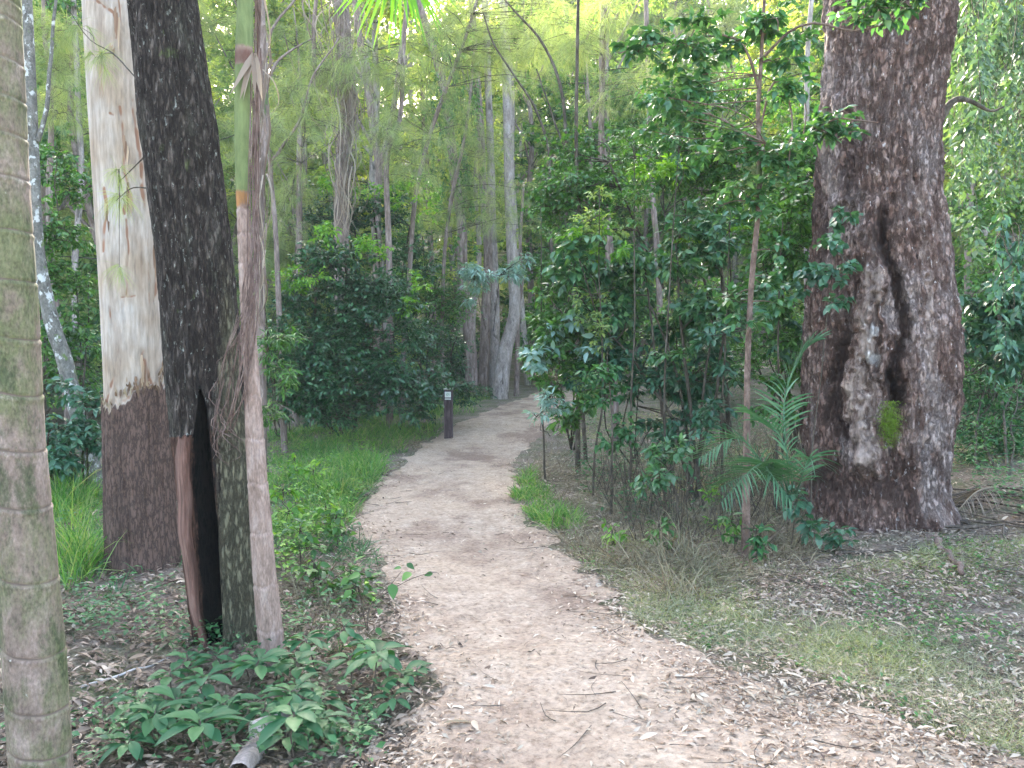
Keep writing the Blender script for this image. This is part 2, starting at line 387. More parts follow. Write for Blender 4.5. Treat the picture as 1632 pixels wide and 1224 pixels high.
def groundmat():
    m, nt, out, N = newmat('forest_floor')
    v = coords(nt); n1 = noise(nt, v, 2.2, 8, .7); n2 = noise(nt, v, 38, 6, .75); n3 = noise(nt, v, .5, 3)
    col = ramp(nt, n2, [(.3, (.07, .052, .04)), (.48, (.19, .145, .115)), (.6, (.31, .25, .2)), (.72, (.46, .39, .32))])
    col = mixc(nt, ramp(nt, n1, [(.42, (0, 0, 0)), (.62, (.75, .75, .75))]), col, ramp(nt, n2, [(.3, (.035, .055, .02)), (.7, (.12, .16, .06))]))
    b = nt.nodes.new('ShaderNodeBsdfPrincipled'); nt.links.new(col, b.inputs['Base Color']); b.inputs['Roughness'].default_value = .95; b.inputs['Specular IOR Level'].default_value = .15
    bp = nt.nodes.new('ShaderNodeBump'); bp.inputs['Strength'].default_value = .8; bp.inputs['Distance'].default_value = .03
    nt.links.new(n2, bp.inputs['Height']); nt.links.new(bp.outputs[0], b.inputs['Normal']); nt.links.new(b.outputs[0], out.inputs[0]); return m

def pathmat():
    m, nt, out, N = newmat('path_dirt')
    v = coords(nt); n1 = noise(nt, v, 1.1, 5, .6); n2 = noise(nt, v, 30, 8, .75); n3 = noise(nt, v, 7, 6, .7)
    col = ramp(nt, n3, [(.3, (.27, .20, .145)), (.5, (.39, .30, .225)), (.7, (.49, .39, .30))])
    col = mixc(nt, ramp(nt, n1, [(.4, (0, 0, 0)), (.7, (.8, .8, .8))]), col, (.44, .33, .235))
    n4 = noise(nt, coords(nt, (1, .6, 1)), .9, 7, .65); col = mixc(nt, mapr(nt, n4, .46, .64), col, (.235, .165, .122))
    col = mixc(nt, .85, col, ramp(nt, n2, [(.3, (.34, .31, .29)), (.5, (1, 1, 1)), (.72, (1.45, 1.45, 1.45))]), 'MULTIPLY')
    b = nt.nodes.new('ShaderNodeBsdfPrincipled'); nt.links.new(col, b.inputs['Base Color']); b.inputs['Roughness'].default_value = .95; b.inputs['Specular IOR Level'].default_value = .15
    bp = nt.nodes.new('ShaderNodeBump'); bp.inputs['Strength'].default_value = .7; bp.inputs['Distance'].default_value = .02
    nt.links.new(n2, bp.inputs['Height']); nt.links.new(bp.outputs[0], b.inputs['Normal']); nt.links.new(b.outputs[0], out.inputs[0]); return m
M['ground'] = groundmat(); M['path'] = pathmat()

# ------------------------------------------------------------------ ground and path
def axis(core, step, far, g=1.12):
    a = list(np.arange(0, core, step)); s = step
    while a[-1] < far: s *= g; a.append(a[-1] + s)
    return np.array(a)
def gridmesh(xs, ys, zf, name, mat):
    X, Y = np.meshgrid(xs, ys); Z = zf(X, Y); nx, ny = len(xs), len(ys)
    i = np.arange(ny - 1)[:, None] * nx; j = np.arange(nx - 1)[None]
    q = np.stack([i + j, i + j + 1, i + j + 1 + nx, i + j + nx], -1).reshape(-1, 4)
    mb = MB(); mb.add(np.stack([X, Y, Z], -1), [q]); return mb.build(name, mat)
xp = axis(7, .12, 110); xs = np.concatenate([-xp[::-1][:-1], xp]); ys = np.concatenate([[-60, -30, -15, -8], np.linspace(-4, 1.9, 12), 2 + axis(16, .12, 115)])
tag(gridmesh(xs, ys, lambda x, y: hgt(x, y) - .0, 'ground', M['ground']), 'forest floor of soil, dead leaves and low green growth rising to a hillside', 'ground', kind='structure')

def pathmesh():
    ys = np.concatenate([np.arange(-4, 2.4, .15), np.geomspace(2.4, 36, 420)]); us = np.linspace(-.18, 1.18, 130)
    l = np.interp(ys, LY, LX); r = np.interp(ys, RY, RX)
    X = l[:, None] + (r - l)[:, None] * us; Y = np.repeat(ys[:, None], len(us), 1)
    d = pathdist(X, Y); b = fbm(np.stack([X * 5, Y * 5, 0 * X], -1), 4, 40)
    Z = hgt(X, Y) + .014 * b + .012 - .05 * sm(.04, -.10, d + .05 * b) - .012 * sm(.3, .9, d)*0
    nx, ny = len(us), len(ys); i = np.arange(ny - 1)[:, None] * nx; j = np.arange(nx - 1)[None]
    q = np.stack([i + j, i + j + 1, i + j + 1 + nx, i + j + nx], -1).reshape(-1, 4)
    mb = MB(); mb.add(np.stack([X, Y, Z], -1), [q])
    return mb.build('path', M['path'])
tag(pathmesh(), 'pale beige dirt footpath winding away between the trees', 'path', kind='structure')

# ------------------------------------------------------------------ bush / tree kit
def foliage(mbw, mbl, base_pts, clumps, leaf, twig_r=.0035, sides=4, mi=0):
    """clumps: (centre, (rx,ry,rz), number of twigs). Branches run from the nearest stem point to the clump, twigs spread inside it."""
    L, W, per = leaf['L'], leaf['W'], leaf['per']; rows = leaf.get('rows', 0); K = 5
    base = np.asarray(base_pts)
    for (c, rad, nt_) in clumps:
        c = np.asarray(c, dtype=float); rad = np.asarray(rad, dtype=float)
        low = base[base[:, 2] < c[2] + .1]
        if len(low) == 0: low = base
        dd = np.linalg.norm((low - c) * [1, 1, .6], axis=1); s = low[np.argmin(dd)]
        mid = (s + c) / 2 + RNG.normal(size=3) * .1 * np.linalg.norm(c - s) * [1, 1, .3]; mid[2] += .0 * np.linalg.norm(c - s)
        hub = c - [0, 0, rad[2] * .3]
        if mbw is not None:
            tube(mbw, smooth_line([s, mid, hub], 6), [twig_r * 2.6, twig_r * 1.5], sides, cap=False)
        dirs = unit(RNG.normal(size=(nt_, 3))); rr = RNG.uniform(.35, 1.0, nt_) ** .6
        end = c + dirs * rad * rr[:, None]
        st = hub + (end - hub) * RNG.uniform(0, .45, nt_)[:, None] + RNG.normal(size=(nt_, 3)) * rad * .08
        t = np.linspace(0, 1, K)[None, :, None]
        bow = RNG.normal(size=(nt_, 3)) * .12 * np.linalg.norm(end - st, axis=1)[:, None]; bow[:, 2] = np.abs(bow[:, 2])
        pl = st[:, None] + (end - st)[:, None] * t + bow[:, None] * (4 * t * (1 - t)); pl[..., 2] -= leaf.get('sag', .1) * np.linalg.norm(end - st, axis=1)[:, None] * (t[..., 0] ** 2)
        if mbw is not None:
            for k in range(nt_): tube(mbw, pl[k], [twig_r, twig_r * .4], 3, cap=False)
        # leaves
        n = nt_ * per; ti = np.repeat(np.arange(nt_), per); u = np.tile(np.linspace(leaf.get('from', .15), 1., per), nt_) + RNG.uniform(-.05, .05, n); u = np.clip(u, 0, .999)
        a = u * (K - 1); i = a.astype(int); f = (a - i)[:, None]
        pos = pl[ti, i] * (1 - f) + pl[ti, i + 1] * f; tg = unit(pl[ti, np.minimum(i + 1, K - 1)] - pl[ti, i])
        sidev = unit(np.cross(tg, [0, 0, 1.]) + RNG.normal(size=(n, 3)) * .25) * np.where(np.arange(n) % 2, 1, -1)[:, None]
        if leaf.get('kind') == 'needle':
            d = unit(tg * .9 + RNG.normal(size=(n, 3)) * .4 - [0, 0, leaf.get('droop', .4)])
            strips(mbl, pos, d, L * RNG.uniform(.6, 1.2, n), W, leaf.get('bend', .35), 2, mi)
            continue
        d = tg * leaf.get('along', .55) + sidev * .8 + RNG.normal(size=(n, 3)) * .28; d[:, 2] -= leaf.get('droop', .25)
        nr = np.array([0, 0, 1.]) + RNG.normal(size=(n, 3)) * leaf.get('tilt', .42)
        sz = RNG.uniform(.6, 1.15, n)
        leaves(mbl, pos, d, nr, L * sz, W * sz, rows, leaf.get('fold', .25), leaf.get('curl', .25), mi)

LF = dict(
    broad=dict(L=.085, W=.042, per=9, rows=2, droop=.3), small=dict(L=.055, W=.026, per=11, rows=1, droop=.25),
    fine=dict(L=.045, W=.018, per=14, droop=.2), far=dict(L=.12, W=.055, per=11, droop=.3, tilt=.6), farfine=dict(L=.09, W=.035, per=13, droop=.3, tilt=.6),
    lance=dict(L=.11, W=.022, per=10, rows=1, droop=.35), needle=dict(L=.17, W=.0035, per=38, kind='needle', droop=.3, sag=.3),
    farneedle=dict(L=.34, W=.009, per=34, kind='needle', droop=.35, sag=.3))

def clumpset(px, py, Y, rx, ry, rz, n, crad, ntw):
    """n clumps scattered in an ellipsoid whose centre is seen at (px,py) at distance Y; radii in metres"""
    c = P(px, py, Y); out = []
    for _ in range(n):
        d = unit(RNG.normal(size=3)) * RNG.uniform(.2, 1) ** .5
        cc = c + d * [rx, ry, rz]; s = RNG.uniform(.7, 1.25)
        out.append((cc, np.array([crad, crad, crad * .7]) * s, max(3, int(ntw * s))))
    return out

def bush(name, base, stems, clumps, leaf, lm, label, cat, wm='stem', group=None, twig_r=.0035, foliage_name='foliage', stemname='stem', sides=7, extra=None):
    t = thing(name, base, label, cat, group)
    pts = []
    for s in stems:
        p, r = s[0], s[1]; ln = wobble(smooth_line(p, 16), .03, int(RNG.integers(999)))
        mb = MB(); tube(mb, ln, r, sides, rough=.05); local(mb, base); mb.build(stemname, M[wm], t); pts.append(ln)
    pts = np.concatenate(pts) if pts else np.array([base])
    mw, ml = MB(), MB()
    foliage(mw, ml, pts, clumps, leaf, twig_r)
    if mw.n: local(mw, base).build('branches', M[wm], t)
    if ml.n: local(ml, base).build(foliage_name, M[lm], t)
    if extra:
        m2 = MB(); foliage(None, m2, pts, extra[0], extra[1], twig_r); local(m2, base).build('young_leaves', M[extra[2]], t)
    return t

def copy_tree(o, parent=None):
    c = o.copy(); C.objects.link(c)
    if parent is not None: c.parent = parent
    for ch in list(o.children): copy_tree(ch, c)
    return c
#PART2
# ------------------------------------------------------------------ sculpted near trunks
def pdist(px, py, pts):
    d = np.full(np.shape(px), 1e9)
    pts = np.asarray(pts, dtype=float)
    if len(pts) == 1: return np.hypot(px - pts[0][0], py - pts[0][1])
    for a, b in zip(pts[:-1], pts[1:]):
        ab = b - a; t = np.clip(((px - a[0]) * ab[0] + (py - a[1]) * ab[1]) / (ab @ ab), 0, 1)
        d = np.minimum(d, np.hypot(px - a[0] - t * ab[0], py - a[1] - t * ab[1]))
    return d
def gs(d, w): return np.exp(-(d / w) ** 2)

def trunk_mesh(prof, Y, nth, nz, disp=None, ztop=None, zbot=-.15, exact=True):
    """prof: (photo row, centre column, width in px) seen at distance Y -> swept surface with sculpted relief"""
    prof = sorted(prof, key=lambda a: -a[0])
    zz = np.array([P(c, r, Y)[2] for r, c, w in prof]); cx = np.array([P(c, r, Y)[0] for r, c, w in prof]); rw = np.array([w * .5 / F * Y for r, c, w in prof])
    zb = float(hgt(cx[0], Y)) + zbot; z = np.linspace(zb, ztop or zz[-1] + .3, nz)
    def ip(v):
        o = np.interp(z, zz, v); s = (v[-1] - v[-2]) / (zz[-1] - zz[-2]); return np.where(z > zz[-1], v[-1] + s * (z - zz[-1]), o)
    X = ip(cx); Rr = np.maximum(ip(rw), .03)
    py = np.interp(z, zz, [p[0] for p in prof]); pyx = prof[-1][0] - (z - zz[-1]) * F / Y; py = np.where(z > zz[-1], pyx, py)
    py = np.where(z < zz[0], prof[0][0] + (zz[0] - z) * F / Y, py)
    phi = np.linspace(-math.pi, math.pi, nth, endpoint=False)
    PH, ZZ = np.meshgrid(phi, z); XX = X[:, None]; RR = Rr[:, None]; cpx = (XX * F / Y + CW)
    vpx = cpx + np.sin(PH) * RR * F / Y + 0 * PH; vpy = py[:, None] + 0 * PH; front = (np.cos(PH) > 0.05)
    if exact:
        vpx, vpy = proj(np.stack([XX + np.sin(PH) * RR, Y - np.cos(PH) * RR, ZZ], -1))
    off, mask = disp(PH, ZZ, vpx, vpy, front, RR) if disp else (0 * PH, None)
    rad = RR + off
    V = np.stack([XX + np.sin(PH) * rad, Y - np.cos(PH) * rad, ZZ], -1)
    i = np.arange(nz - 1)[:, None] * nth; j = np.arange(nth)[None]; k = (j + 1) % nth
    q = np.stack([i + j, i + k, i + k + nth, i + j + nth], -1).reshape(-1, 4)
    mb = MB(); mb.add(V, [q], 0, mask.reshape(-1, 3) if mask is not None else None)
    return mb, np.array([X[0], Y, float(hgt(X[0], Y))])
def pcoord(PH, ZZ, sphi, sz, RR=1.): return np.stack([np.sin(PH) * sphi * RR, np.cos(PH) * sphi * RR, ZZ * sz], -1)

# great trunk on the right
def disp_big(PH, Z, x, y, fr, RR):
    q = pcoord(PH, Z, 1, 1)
    o = .05 * fbm(q * [1.6, 1.6, .7], 3, 1) + .030 * ridged(q * [9, 9, 1.5] + .6 * fbm(q * 3, 2, 4)[..., None], 3, 2) + .016 * fbm(q * [16, 16, 7], 4, 3) + .012 * ridged(q * [5, 5, 12], 2, 8)
    o += .014 * fbm(q * [34, 34, 14], 3, 12) + .022 * sm(.1, .35, fbm(q * [7, 7, 3.4], 4, 77))
    f = fr.astype(float); m = np.zeros(PH.shape + (3,))
    wx = x + 8 * vnoise(np.stack([y * .03, x * .03, 0 * x], -1), 5) + 7 * fbm(np.stack([y * .09, x * .12, 0 * x], -1), 3, 15); wy = y + 10 * fbm(np.stack([y * .05, x * .12, 0 * x], -1), 3, 25)
    def D(pts, w, dep): return dep * gs(pdist(wx, wy, pts), w) * f
    g1 = pdist(wx, wy, [(1412, 300), (1408, 400), (1436, 465), (1438, 520), (1426, 590), (1422, 640)])
    o -= .095 * gs(g1, 8) * f * sm(310, 420, y); m[..., 0] += gs(g1, 12) * f * .9 * sm(300, 420, y)
    g2 = pdist(wx, wy, [(1424, 600), (1424, 632)]); o -= .12 * gs(g2, 12) * f; m[..., 0] += 1.1 * gs(g2, 13) * f
    g3 = pdist(wx, wy, [(1346, 500), (1340, 560), (1330, 610), (1326, 650), (1345, 690)]); o -= .085 * gs(g3, 11) * f * sm(480, 570, y); m[..., 0] += .75 * gs(g3, 14) * f * sm(480, 560, y)
    o += D([(1402, 430), (1385, 500), (1378, 560), (1366, 620), (1370, 690), (1384, 730)], 17, .12) - D([(1362, 450), (1352, 520), (1345, 600)], 7, .06) - D([(1390, 470), (1382, 540), (1386, 610), (1378, 680)], 3.5, .05) + D([(1428, 680), (1432, 740)], 9, .04)
    o += D([(1408, 455), (1405, 530), (1402, 600)], 8, .07) + D([(1456, 440), (1458, 540), (1448, 640), (1440, 720)], 17, .05)
    o += D([(1388, 725), (1378, 742), (1392, 748)], 13, .07) + D([(1400, 640), (1388, 700)], 6, .04)
    o += D([(1390, 330), (1385, 400)], 14, .05) + D([(1345, 160), (1340, 330)], 10, .05) - D([(1362, 190), (1356, 330), (1350, 470)], 7, .035)
    o -= D([(1405, 470), (1396, 540), (1398, 600), (1408, 640)], 4, .05) + D([(1385, 580), (1374, 650), (1378, 700)], 4, .05) + D([(1487, 640), (1480, 680), (1474, 730)], 4, .05) + D([(1455, 240), (1470, 330), (1480, 420)], 4, .03)
    m[..., 0] += .6 * gs(pdist(wx, wy, [(1362, 210), (1352, 300)]), 16) * f + .6 * gs(pdist(wx, wy, [(1405, 340), (1400, 400)]), 16) * f + .6 * gs(pdist(wx, wy, [(1300, 760), (1360, 780), (1430, 790)]), 34) * f
    m[..., 0] += .35 * gs(pdist(wx, wy, [(1335, 520), (1335, 640), (1320, 740)]), 20) * f
    dk = pdist(x, y, [(1475, 442)]); o += (.022 * gs(np.abs(dk - 7), 3) - .025 * gs(dk, 3.5)) * f
    m[..., 1] += (.72 + .35 * fbm(np.stack([x * .10, y * .035, 0 * x], -1), 3, 66)) * gs(pdist(wx, wy, [(1390, 440), (1385, 500), (1378, 560), (1368, 620), (1370, 690), (1385, 725)]), 21) * f + .5 * gs(pdist(wx, wy, [(1466, 300), (1480, 420), (1478, 560), (1470, 700)]), 22) * f
    m[..., 1] += .55 * gs(pdist(wx, wy, [(1330, 20), (1326, 150), (1322, 300)]), 14) * f + .5 * gs(pdist(x, y, [(1500, 820), (1520, 860)]), 22)
    m[..., 2] += 1.0 * gs(pdist(wx, wy, [(1384, 520), (1398, 548), (1386, 580)]), 10) * (.7 + .8 * vnoise(np.stack([x * .15, y * .07, 0 * x], -1), 3)) * f
    o += .16 * sm(760, 880, y) * (.35 + .65 * np.cos(PH * 2.6 - 1.4) ** 2) + .14 * sm(790, 880, y) * gs(PH - 1.15, .35)
    return o, np.clip(m, 0, 1.2)
YB = 7.7
PB = [(860, 1402, 216), (800, 1396, 206), (700, 1396, 214), (600, 1402, 220), (500, 1401, 216), (400, 1400, 198), (300, 1398, 174), (200, 1402, 170), (100, 1412, 176), (0, 1420, 182), (-60, 1426, 190), (-200, 1440, 160)]
mb, b0 = trunk_mesh(PB, YB, 520, 760, disp_big, 6.6, -.2)
t = thing('old_tree', b0, 'massive old tree, pinkish brown flaking bark, a deep scarred hollow and green moss', 'tree')
local(mb, b0).build('trunk', M['bigbark'], t)
# moss tuft, fork limb
m2 = MB(); n = 2200
mx = RNG.normal(1418, 7, n) + 3 * RNG.standard_t(4, n); my = np.clip(RNG.normal(672, 17, n), 640, 712)
pp = np.array([P(a, b, YB - .70 + .03 * RNG.random()) for a, b in zip(mx, my)])
strips(m2, pp, np.array([0, -1, .3]) + RNG.normal(size=(n, 3)) * .6, .03, .004, .5, 2); local(m2, b0).build('moss', M['moss'], t)
m2 = MB(); tube(m2, smooth_line([P(1440, 260, YB), P(1455, 130, YB), P(1478, 30, YB), P(1505, -60, YB), P(1540, -180, YB)], 24), [.05, .2, .2, .16, .12], 28, rough=.06); local(m2, b0).build('limb', M['bigbark'], t)
m2 = MB(); tube(m2, wobble(smooth_line([P(1465, 250, YB), P(1492, 200, 7.9), P(1512, 168, 8.), P(1545, 160, 8.), P(1578, 178, 8.1), P(1600, 170, 8.1)], 24), .03, 5), [.05, .035, .02, .008], 8, rough=.1); local(m2, b0).build('dead_limb', M['stem'], t)

# fire-hollowed dark trunk
def disp_dark(PH, Z, x, y, fr, RR):
    q = pcoord(PH, Z, 1, 1); f = fr.astype(float); m = np.zeros(PH.shape + (3,))
    o = .010 * fbm(q * [2, 2, 1.2], 3, 21) + .009 * ridged(q * [11, 11, 3] + .4 * fbm(q * 4, 2, 7)[..., None], 3, 22) + .004 * fbm(q * [26, 26, 11], 3, 23)
    wx = x + 2.5 * vnoise(np.stack([y * .02, x * 0, x * 0], -1), 9)
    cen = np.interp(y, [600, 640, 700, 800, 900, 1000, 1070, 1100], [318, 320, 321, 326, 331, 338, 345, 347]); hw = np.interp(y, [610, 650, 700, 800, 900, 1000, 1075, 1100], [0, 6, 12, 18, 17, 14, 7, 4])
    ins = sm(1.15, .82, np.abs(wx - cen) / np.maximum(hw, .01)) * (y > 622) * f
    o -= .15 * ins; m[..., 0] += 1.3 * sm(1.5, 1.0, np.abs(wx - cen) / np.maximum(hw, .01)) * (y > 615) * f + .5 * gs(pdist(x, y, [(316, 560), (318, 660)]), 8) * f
    lip = gs((wx - cen - hw - 3) / 4., 1) * sm(640, 700, y) * f; o += .012 * lip; m[..., 1] += .6 * lip
    llip = gs((wx - cen + hw + 10) / 9., 1) * sm(690, 700, y) * f; o += .014 * llip; m[..., 1] += 1.2 * sm(cen - hw + 0, cen - hw - 3, wx) * sm(693, 701, y) * f
    m[..., 2] += (.8 * sm(325, 365, x) * sm(250, 600, y) + .3 * sm(700, 900, y) * sm(345, 380, x)) * f
    o += .04 * sm(1030, 1085, y) * (.5 + .5 * np.cos(PH * 3 + 1))
    return o, np.clip(m, 0, 1.2)
PD = [(1080, 370, 88), (1000, 361, 98), (900, 352, 106), (800, 347, 114), (700, 337, 116), (600, 325, 114), (400, 310, 112), (200, 284, 110), (0, 259, 98), (-150, 240, 92)]
mb, b1 = trunk_mesh(PD, 4.5, 460, 900, disp_dark, 4.6)
t = thing('hollow_tree', b1, 'dark rough barked tree flecked with lichen, a burnt black hollow split open at its foot', 'tree')
local(mb, b1).build('trunk', M['darkbark'], t)
# reddish curl of bark beside the hollow
M['redwood'] = barkmat('reddish_bare_wood', [(.07, .035, .026), (.16, .085, .065), (.25, .15, .12)], (1, 1, .12), 26, bump=.6, dist=.008)
m2 = MB(); fl = [(696, 296, 29), (760, 293, 27), (850, 297, 24), (920, 304, 19), (980, 313, 15), (1030, 324, 13), (1075, 333, 12)]
K = 60; rows = np.linspace(696, 1075, K); cx = np.interp(rows, [a[0] for a in fl], [a[1] for a in fl]) + 1.5 * np.sin(rows * .05); ww = np.interp(rows, [a[0] for a in fl], [a[2] for a in fl])
us = np.linspace(-1, 1, 15); V = np.zeros((K, 30, 3))
for i in range(K):
    for j, u in enumerate(us):
        yy = 4.5 - .235 + .07 * u * u * (1 if u > 0 else 1.5) - .005 * math.sin(rows[i] * .03) - .004 * float(vnoise(np.array([u * 6, rows[i] * .01, 0]), 4))
        p = P(cx[i] + u * ww[i] * .5, rows[i] + (3 * math.sin(u * 9) if i == 0 else 0), yy); V[i, j] = p; V[i, 29 - j] = p + [0, .018, 0]
i = np.arange(K - 1)[:, None] * 30; j = np.arange(30)[None]; k = (j + 1) % 30
cap = np.array([[j, j + 1, 28 - j, 29 - j] for j in range(14)])
m2.add(V, [np.stack([i + j, i + k, i + k + 30, i + j + 30], -1).reshape(-1, 4), cap]); local(m2, b1).build('peeled_bark', M['redwood'], t)

# pale gum with dark stocking
def disp_gum(PH, Z, x, y, fr, RR):
    q = pcoord(PH, Z, 1, 1); f = fr.astype(float); m = np.zeros(PH.shape + (3,))
    edge = np.interp(x, [150, 170, 185, 205, 222, 240, 262, 275], [628, 655, 646, 640, 618, 617, 614, 560]) + 9 * vnoise(np.stack([x * .25, y * 0, PH * 2], -1), 6)
    low = sm(-4, 4, y - edge); low = np.where(fr, low, sm(618, 626, y))
    o = .012 * fbm(q * [2, 2, .6], 3, 31) + low * (.006 + .014 * ridged(q * [12, 12, 3], 3, 32) + .004 * fbm(q * [25, 25, 12], 3, 33))
    wx = x + 3 * vnoise(np.stack([y * .03, x * .05, 0 * x], -1), 9)
    cr = gs(pdist(wx, y, [(192, 170), (197, 220), (203, 300), (198, 340)]), 3.2) + gs(pdist(wx, y, [(167, 300), (170, 340), (164, 400)]), 3) + gs(pdist(wx, y, [(202, 350), (204, 400), (200, 470)]), 2.4) + \
         gs(pdist(wx, y, [(248, 380), (250, 440), (246, 480)]), 3.5) + gs(pdist(wx, y, [(228, 560), (236, 610)]), 4) + gs(pdist(wx, y, [(175, 180), (180, 182)]), 3) + gs(pdist(wx, y, [(152, 0), (180, 20), (186, 60)]), 3) + gs(pdist(wx, y, [(212, 160), (222, 240), (232, 330)]), 4) + gs(pdist(wx, y, [(176, 490), (178, 515)]), 2.5) + \
         gs(pdist(x, y, [(193, 474), (215, 472)]), 1.5) + gs(pdist(wx, y, [(170, 640), (180, 600)]), 3) + gs(pdist(wx, y, [(190, 0), (196, 50)]), 2.5)
    o -= .006 * np.minimum(cr, 1) * f; m[..., 1] = np.clip(cr, 0, 1) * f * (1 - low) * (.72 + .5 * vnoise(np.stack([x * .2, y * .09, 0 * x], -1), 14)) + .5 * gs(y - edge + 6, 5) * f
    m[..., 0] = 1.1 * low; m[..., 1] *= (1 - low); m[..., 2] = .5 * low * sm(880, 960, y)
    o += .09 * sm(880, 960, y) * (.6 + .4 * np.cos(PH * 5))
    return o, np.clip(m, 0, 1.2)
PG = [(950, 232, 108), (800, 224, 100), (620, 219, 98), (400, 212, 104), (200, 200, 104), (0, 188, 104), (-150, 178, 98)]
mb, b2 = trunk_mesh(PG, 5.8, 300, 620, disp_gum, 5.6)
t = thing('gum_tree', b2, 'smooth cream gum tree with dark rough bark stocking round its lower trunk', 'tree'); local(mb, b2).build('trunk', M['gum'], t)
M['peel'] = leafmat('peeling_bark_ribbons', [(.10, .06, .045), (.22, .13, .09), (.36, .25, .18), (.5, .38, .29)], .1, .7, .2, (1, 1, .8))
mp = MB(); n = 110; a = RNG.uniform(-1.5, 1.5, n); ax = 219 + 52 * np.sin(a); ey = np.interp(ax, [165, 185, 205, 222, 240, 262, 275], [646, 646, 640, 618, 617, 614, 560]) + RNG.normal(size=n) * 7
r0_ = 49 / F * 5.8 + .012; pc_ = np.array([P(219, e, 5.8) for e in ey]); pp = pc_ + np.stack([np.sin(a) * r0_, -np.cos(a) * r0_, 0 * a], -1)
strips(mp, pp, np.stack([np.sin(a) * .25, -np.cos(a) * .25, RNG.choice([-1, 1], n, p=[.45, .55])], -1) + RNG.normal(size=(n, 3)) * .08, RNG.uniform(.02, .09, n), RNG.uniform(.008, .024, n), RNG.uniform(-.1, .3, n), 3, side=np.stack([np.cos(a), np.sin(a), 0 * a], -1))
for (x_, y_, L_) in [(200, 225, .2), (206, 300, .25), (170, 330, .15), (248, 400, .3), (236, 240, .25), (186, 20, .3), (178, 60, .2), (228, 575, .2)]:
    q = P(x_, y_, 5.8 - .215); strips(mp, [q, q + [.012, 0, -.03], q + [-.01, .002, .04]], [[.03, -.12, -1]] * 3, L_ * RNG.uniform(.5, 1, 3), .02, .0, 4, side=np.array([[1., 0, 0]] * 3))
local(mp, b2).build('peeling_ribbons', M['peel'], t)

# ringed palms
def disp_palm(rings, seed, amp=.006, tilt=0.):
    rz = np.array(rings, dtype=float)
    def f_(PH, Z, x, y, fr, RR):
        yy = y - tilt * np.sin(PH) - 5 * vnoise(np.stack([np.sin(PH) * 1.3, np.cos(PH) * 1.3, Z * 2], -1), seed + 3); d = np.min(np.abs(yy[..., None] - rz), -1)
        near = np.min(np.where(yy[..., None] - rz > 0, yy[..., None] - rz, 99), -1)
        o = -amp * gs(d, 2.6) + amp * .7 * gs(near - 6, 4) + .004 * fbm(pcoord(PH, Z, 2, 2), 3, seed) + .0012 * fbm(pcoord(PH, Z, 26, 14), 3, seed + 1)
        m = np.zeros(PH.shape + (3,)); m[..., 2] = 1.0 * gs(d, 2.2) * (.75 + .6 * vnoise(pcoord(PH, Z, 1.5, 1.2), 4)) if seed == 41 else 0; m[..., 0] = 0; m[..., 1] = .3 * gs(near - 7, 5) if seed == 41 else 0; return o, m
    return f_
PA = [(1300, 72, 98), (1224, 66, 92), (1060, 56, 92), (900, 44, 86), (700, 23, 88), (500, 10, 92), (300, -5, 92), (150, -10, 88), (0, -20, 92), (-200, -32, 92)]
rA = [0, 28, 92, 152, 212, 282, 368, 446, 536, 624, 712, 800, 916, 1030, 1118, 1190]
M['palm2'] = M['palm']
mb, b3 = trunk_mesh(PA, 2.85, 160, 1100, disp_palm(rA, 41, .0035, 6), 4.2, exact=False)
t = thing('palm_tree', b3, 'thick ringed palm trunk streaked with green moss at the left edge, nearest the camera', 'palm tree'); local(mb, b3).build('trunk', M['palm'], t)
ringsD = [332, 372, 420, 470, 528, 558, 632, 700, 770, 848, 930, 1000, 1060]
_dp = disp_palm(ringsD, 51, .003)
def disp_slim(PH, Z, x, y, fr, RR):
    o, m = _dp(PH, Z, x, y, fr, RR); m[..., 0] = 1.2 * sm(312, 300, y) * sm(98, 112, y); m[..., 0] += 1.0 * sm(84, 70, y)
    m[..., 1] = .85 * sm(296, 312, y) * sm(336, 322, y); m[..., 2] = .75 * sm(66, 90, y) * sm(118, 98, y); return o * np.where(y < 300, .15, 1), m
PS = [(1085, 438, 46), (1040, 434, 41), (900, 421, 36), (700, 406, 29), (600, 401, 25), (500, 395, 22), (400, 390, 20), (335, 387, 19), (315, 386, 20), (220, 386, 24), (120, 388, 27), (80, 389, 27), (0, 391, 24), (-150, 394, 22)]
mb, b4 = trunk_mesh(PS, 4.22, 90, 900, disp_slim, 4.6, exact=False)
t = thing('slim_palm', b4, 'slender palm with green upper shaft and orange ring standing against the dark tree', 'palm tree'); local(mb, b4).build('trunk', M['slimpalm'], t)
m2 = MB(); strips(m2, [P(405, 85, 4.15)] * 5, RNG.normal(size=(5, 3)) * [.35, .1, .1] + [.12, -.1, -1], .22, .04, .1, 4); local(m2, b4).build('dead_sheath', M['deadfrond'], t)
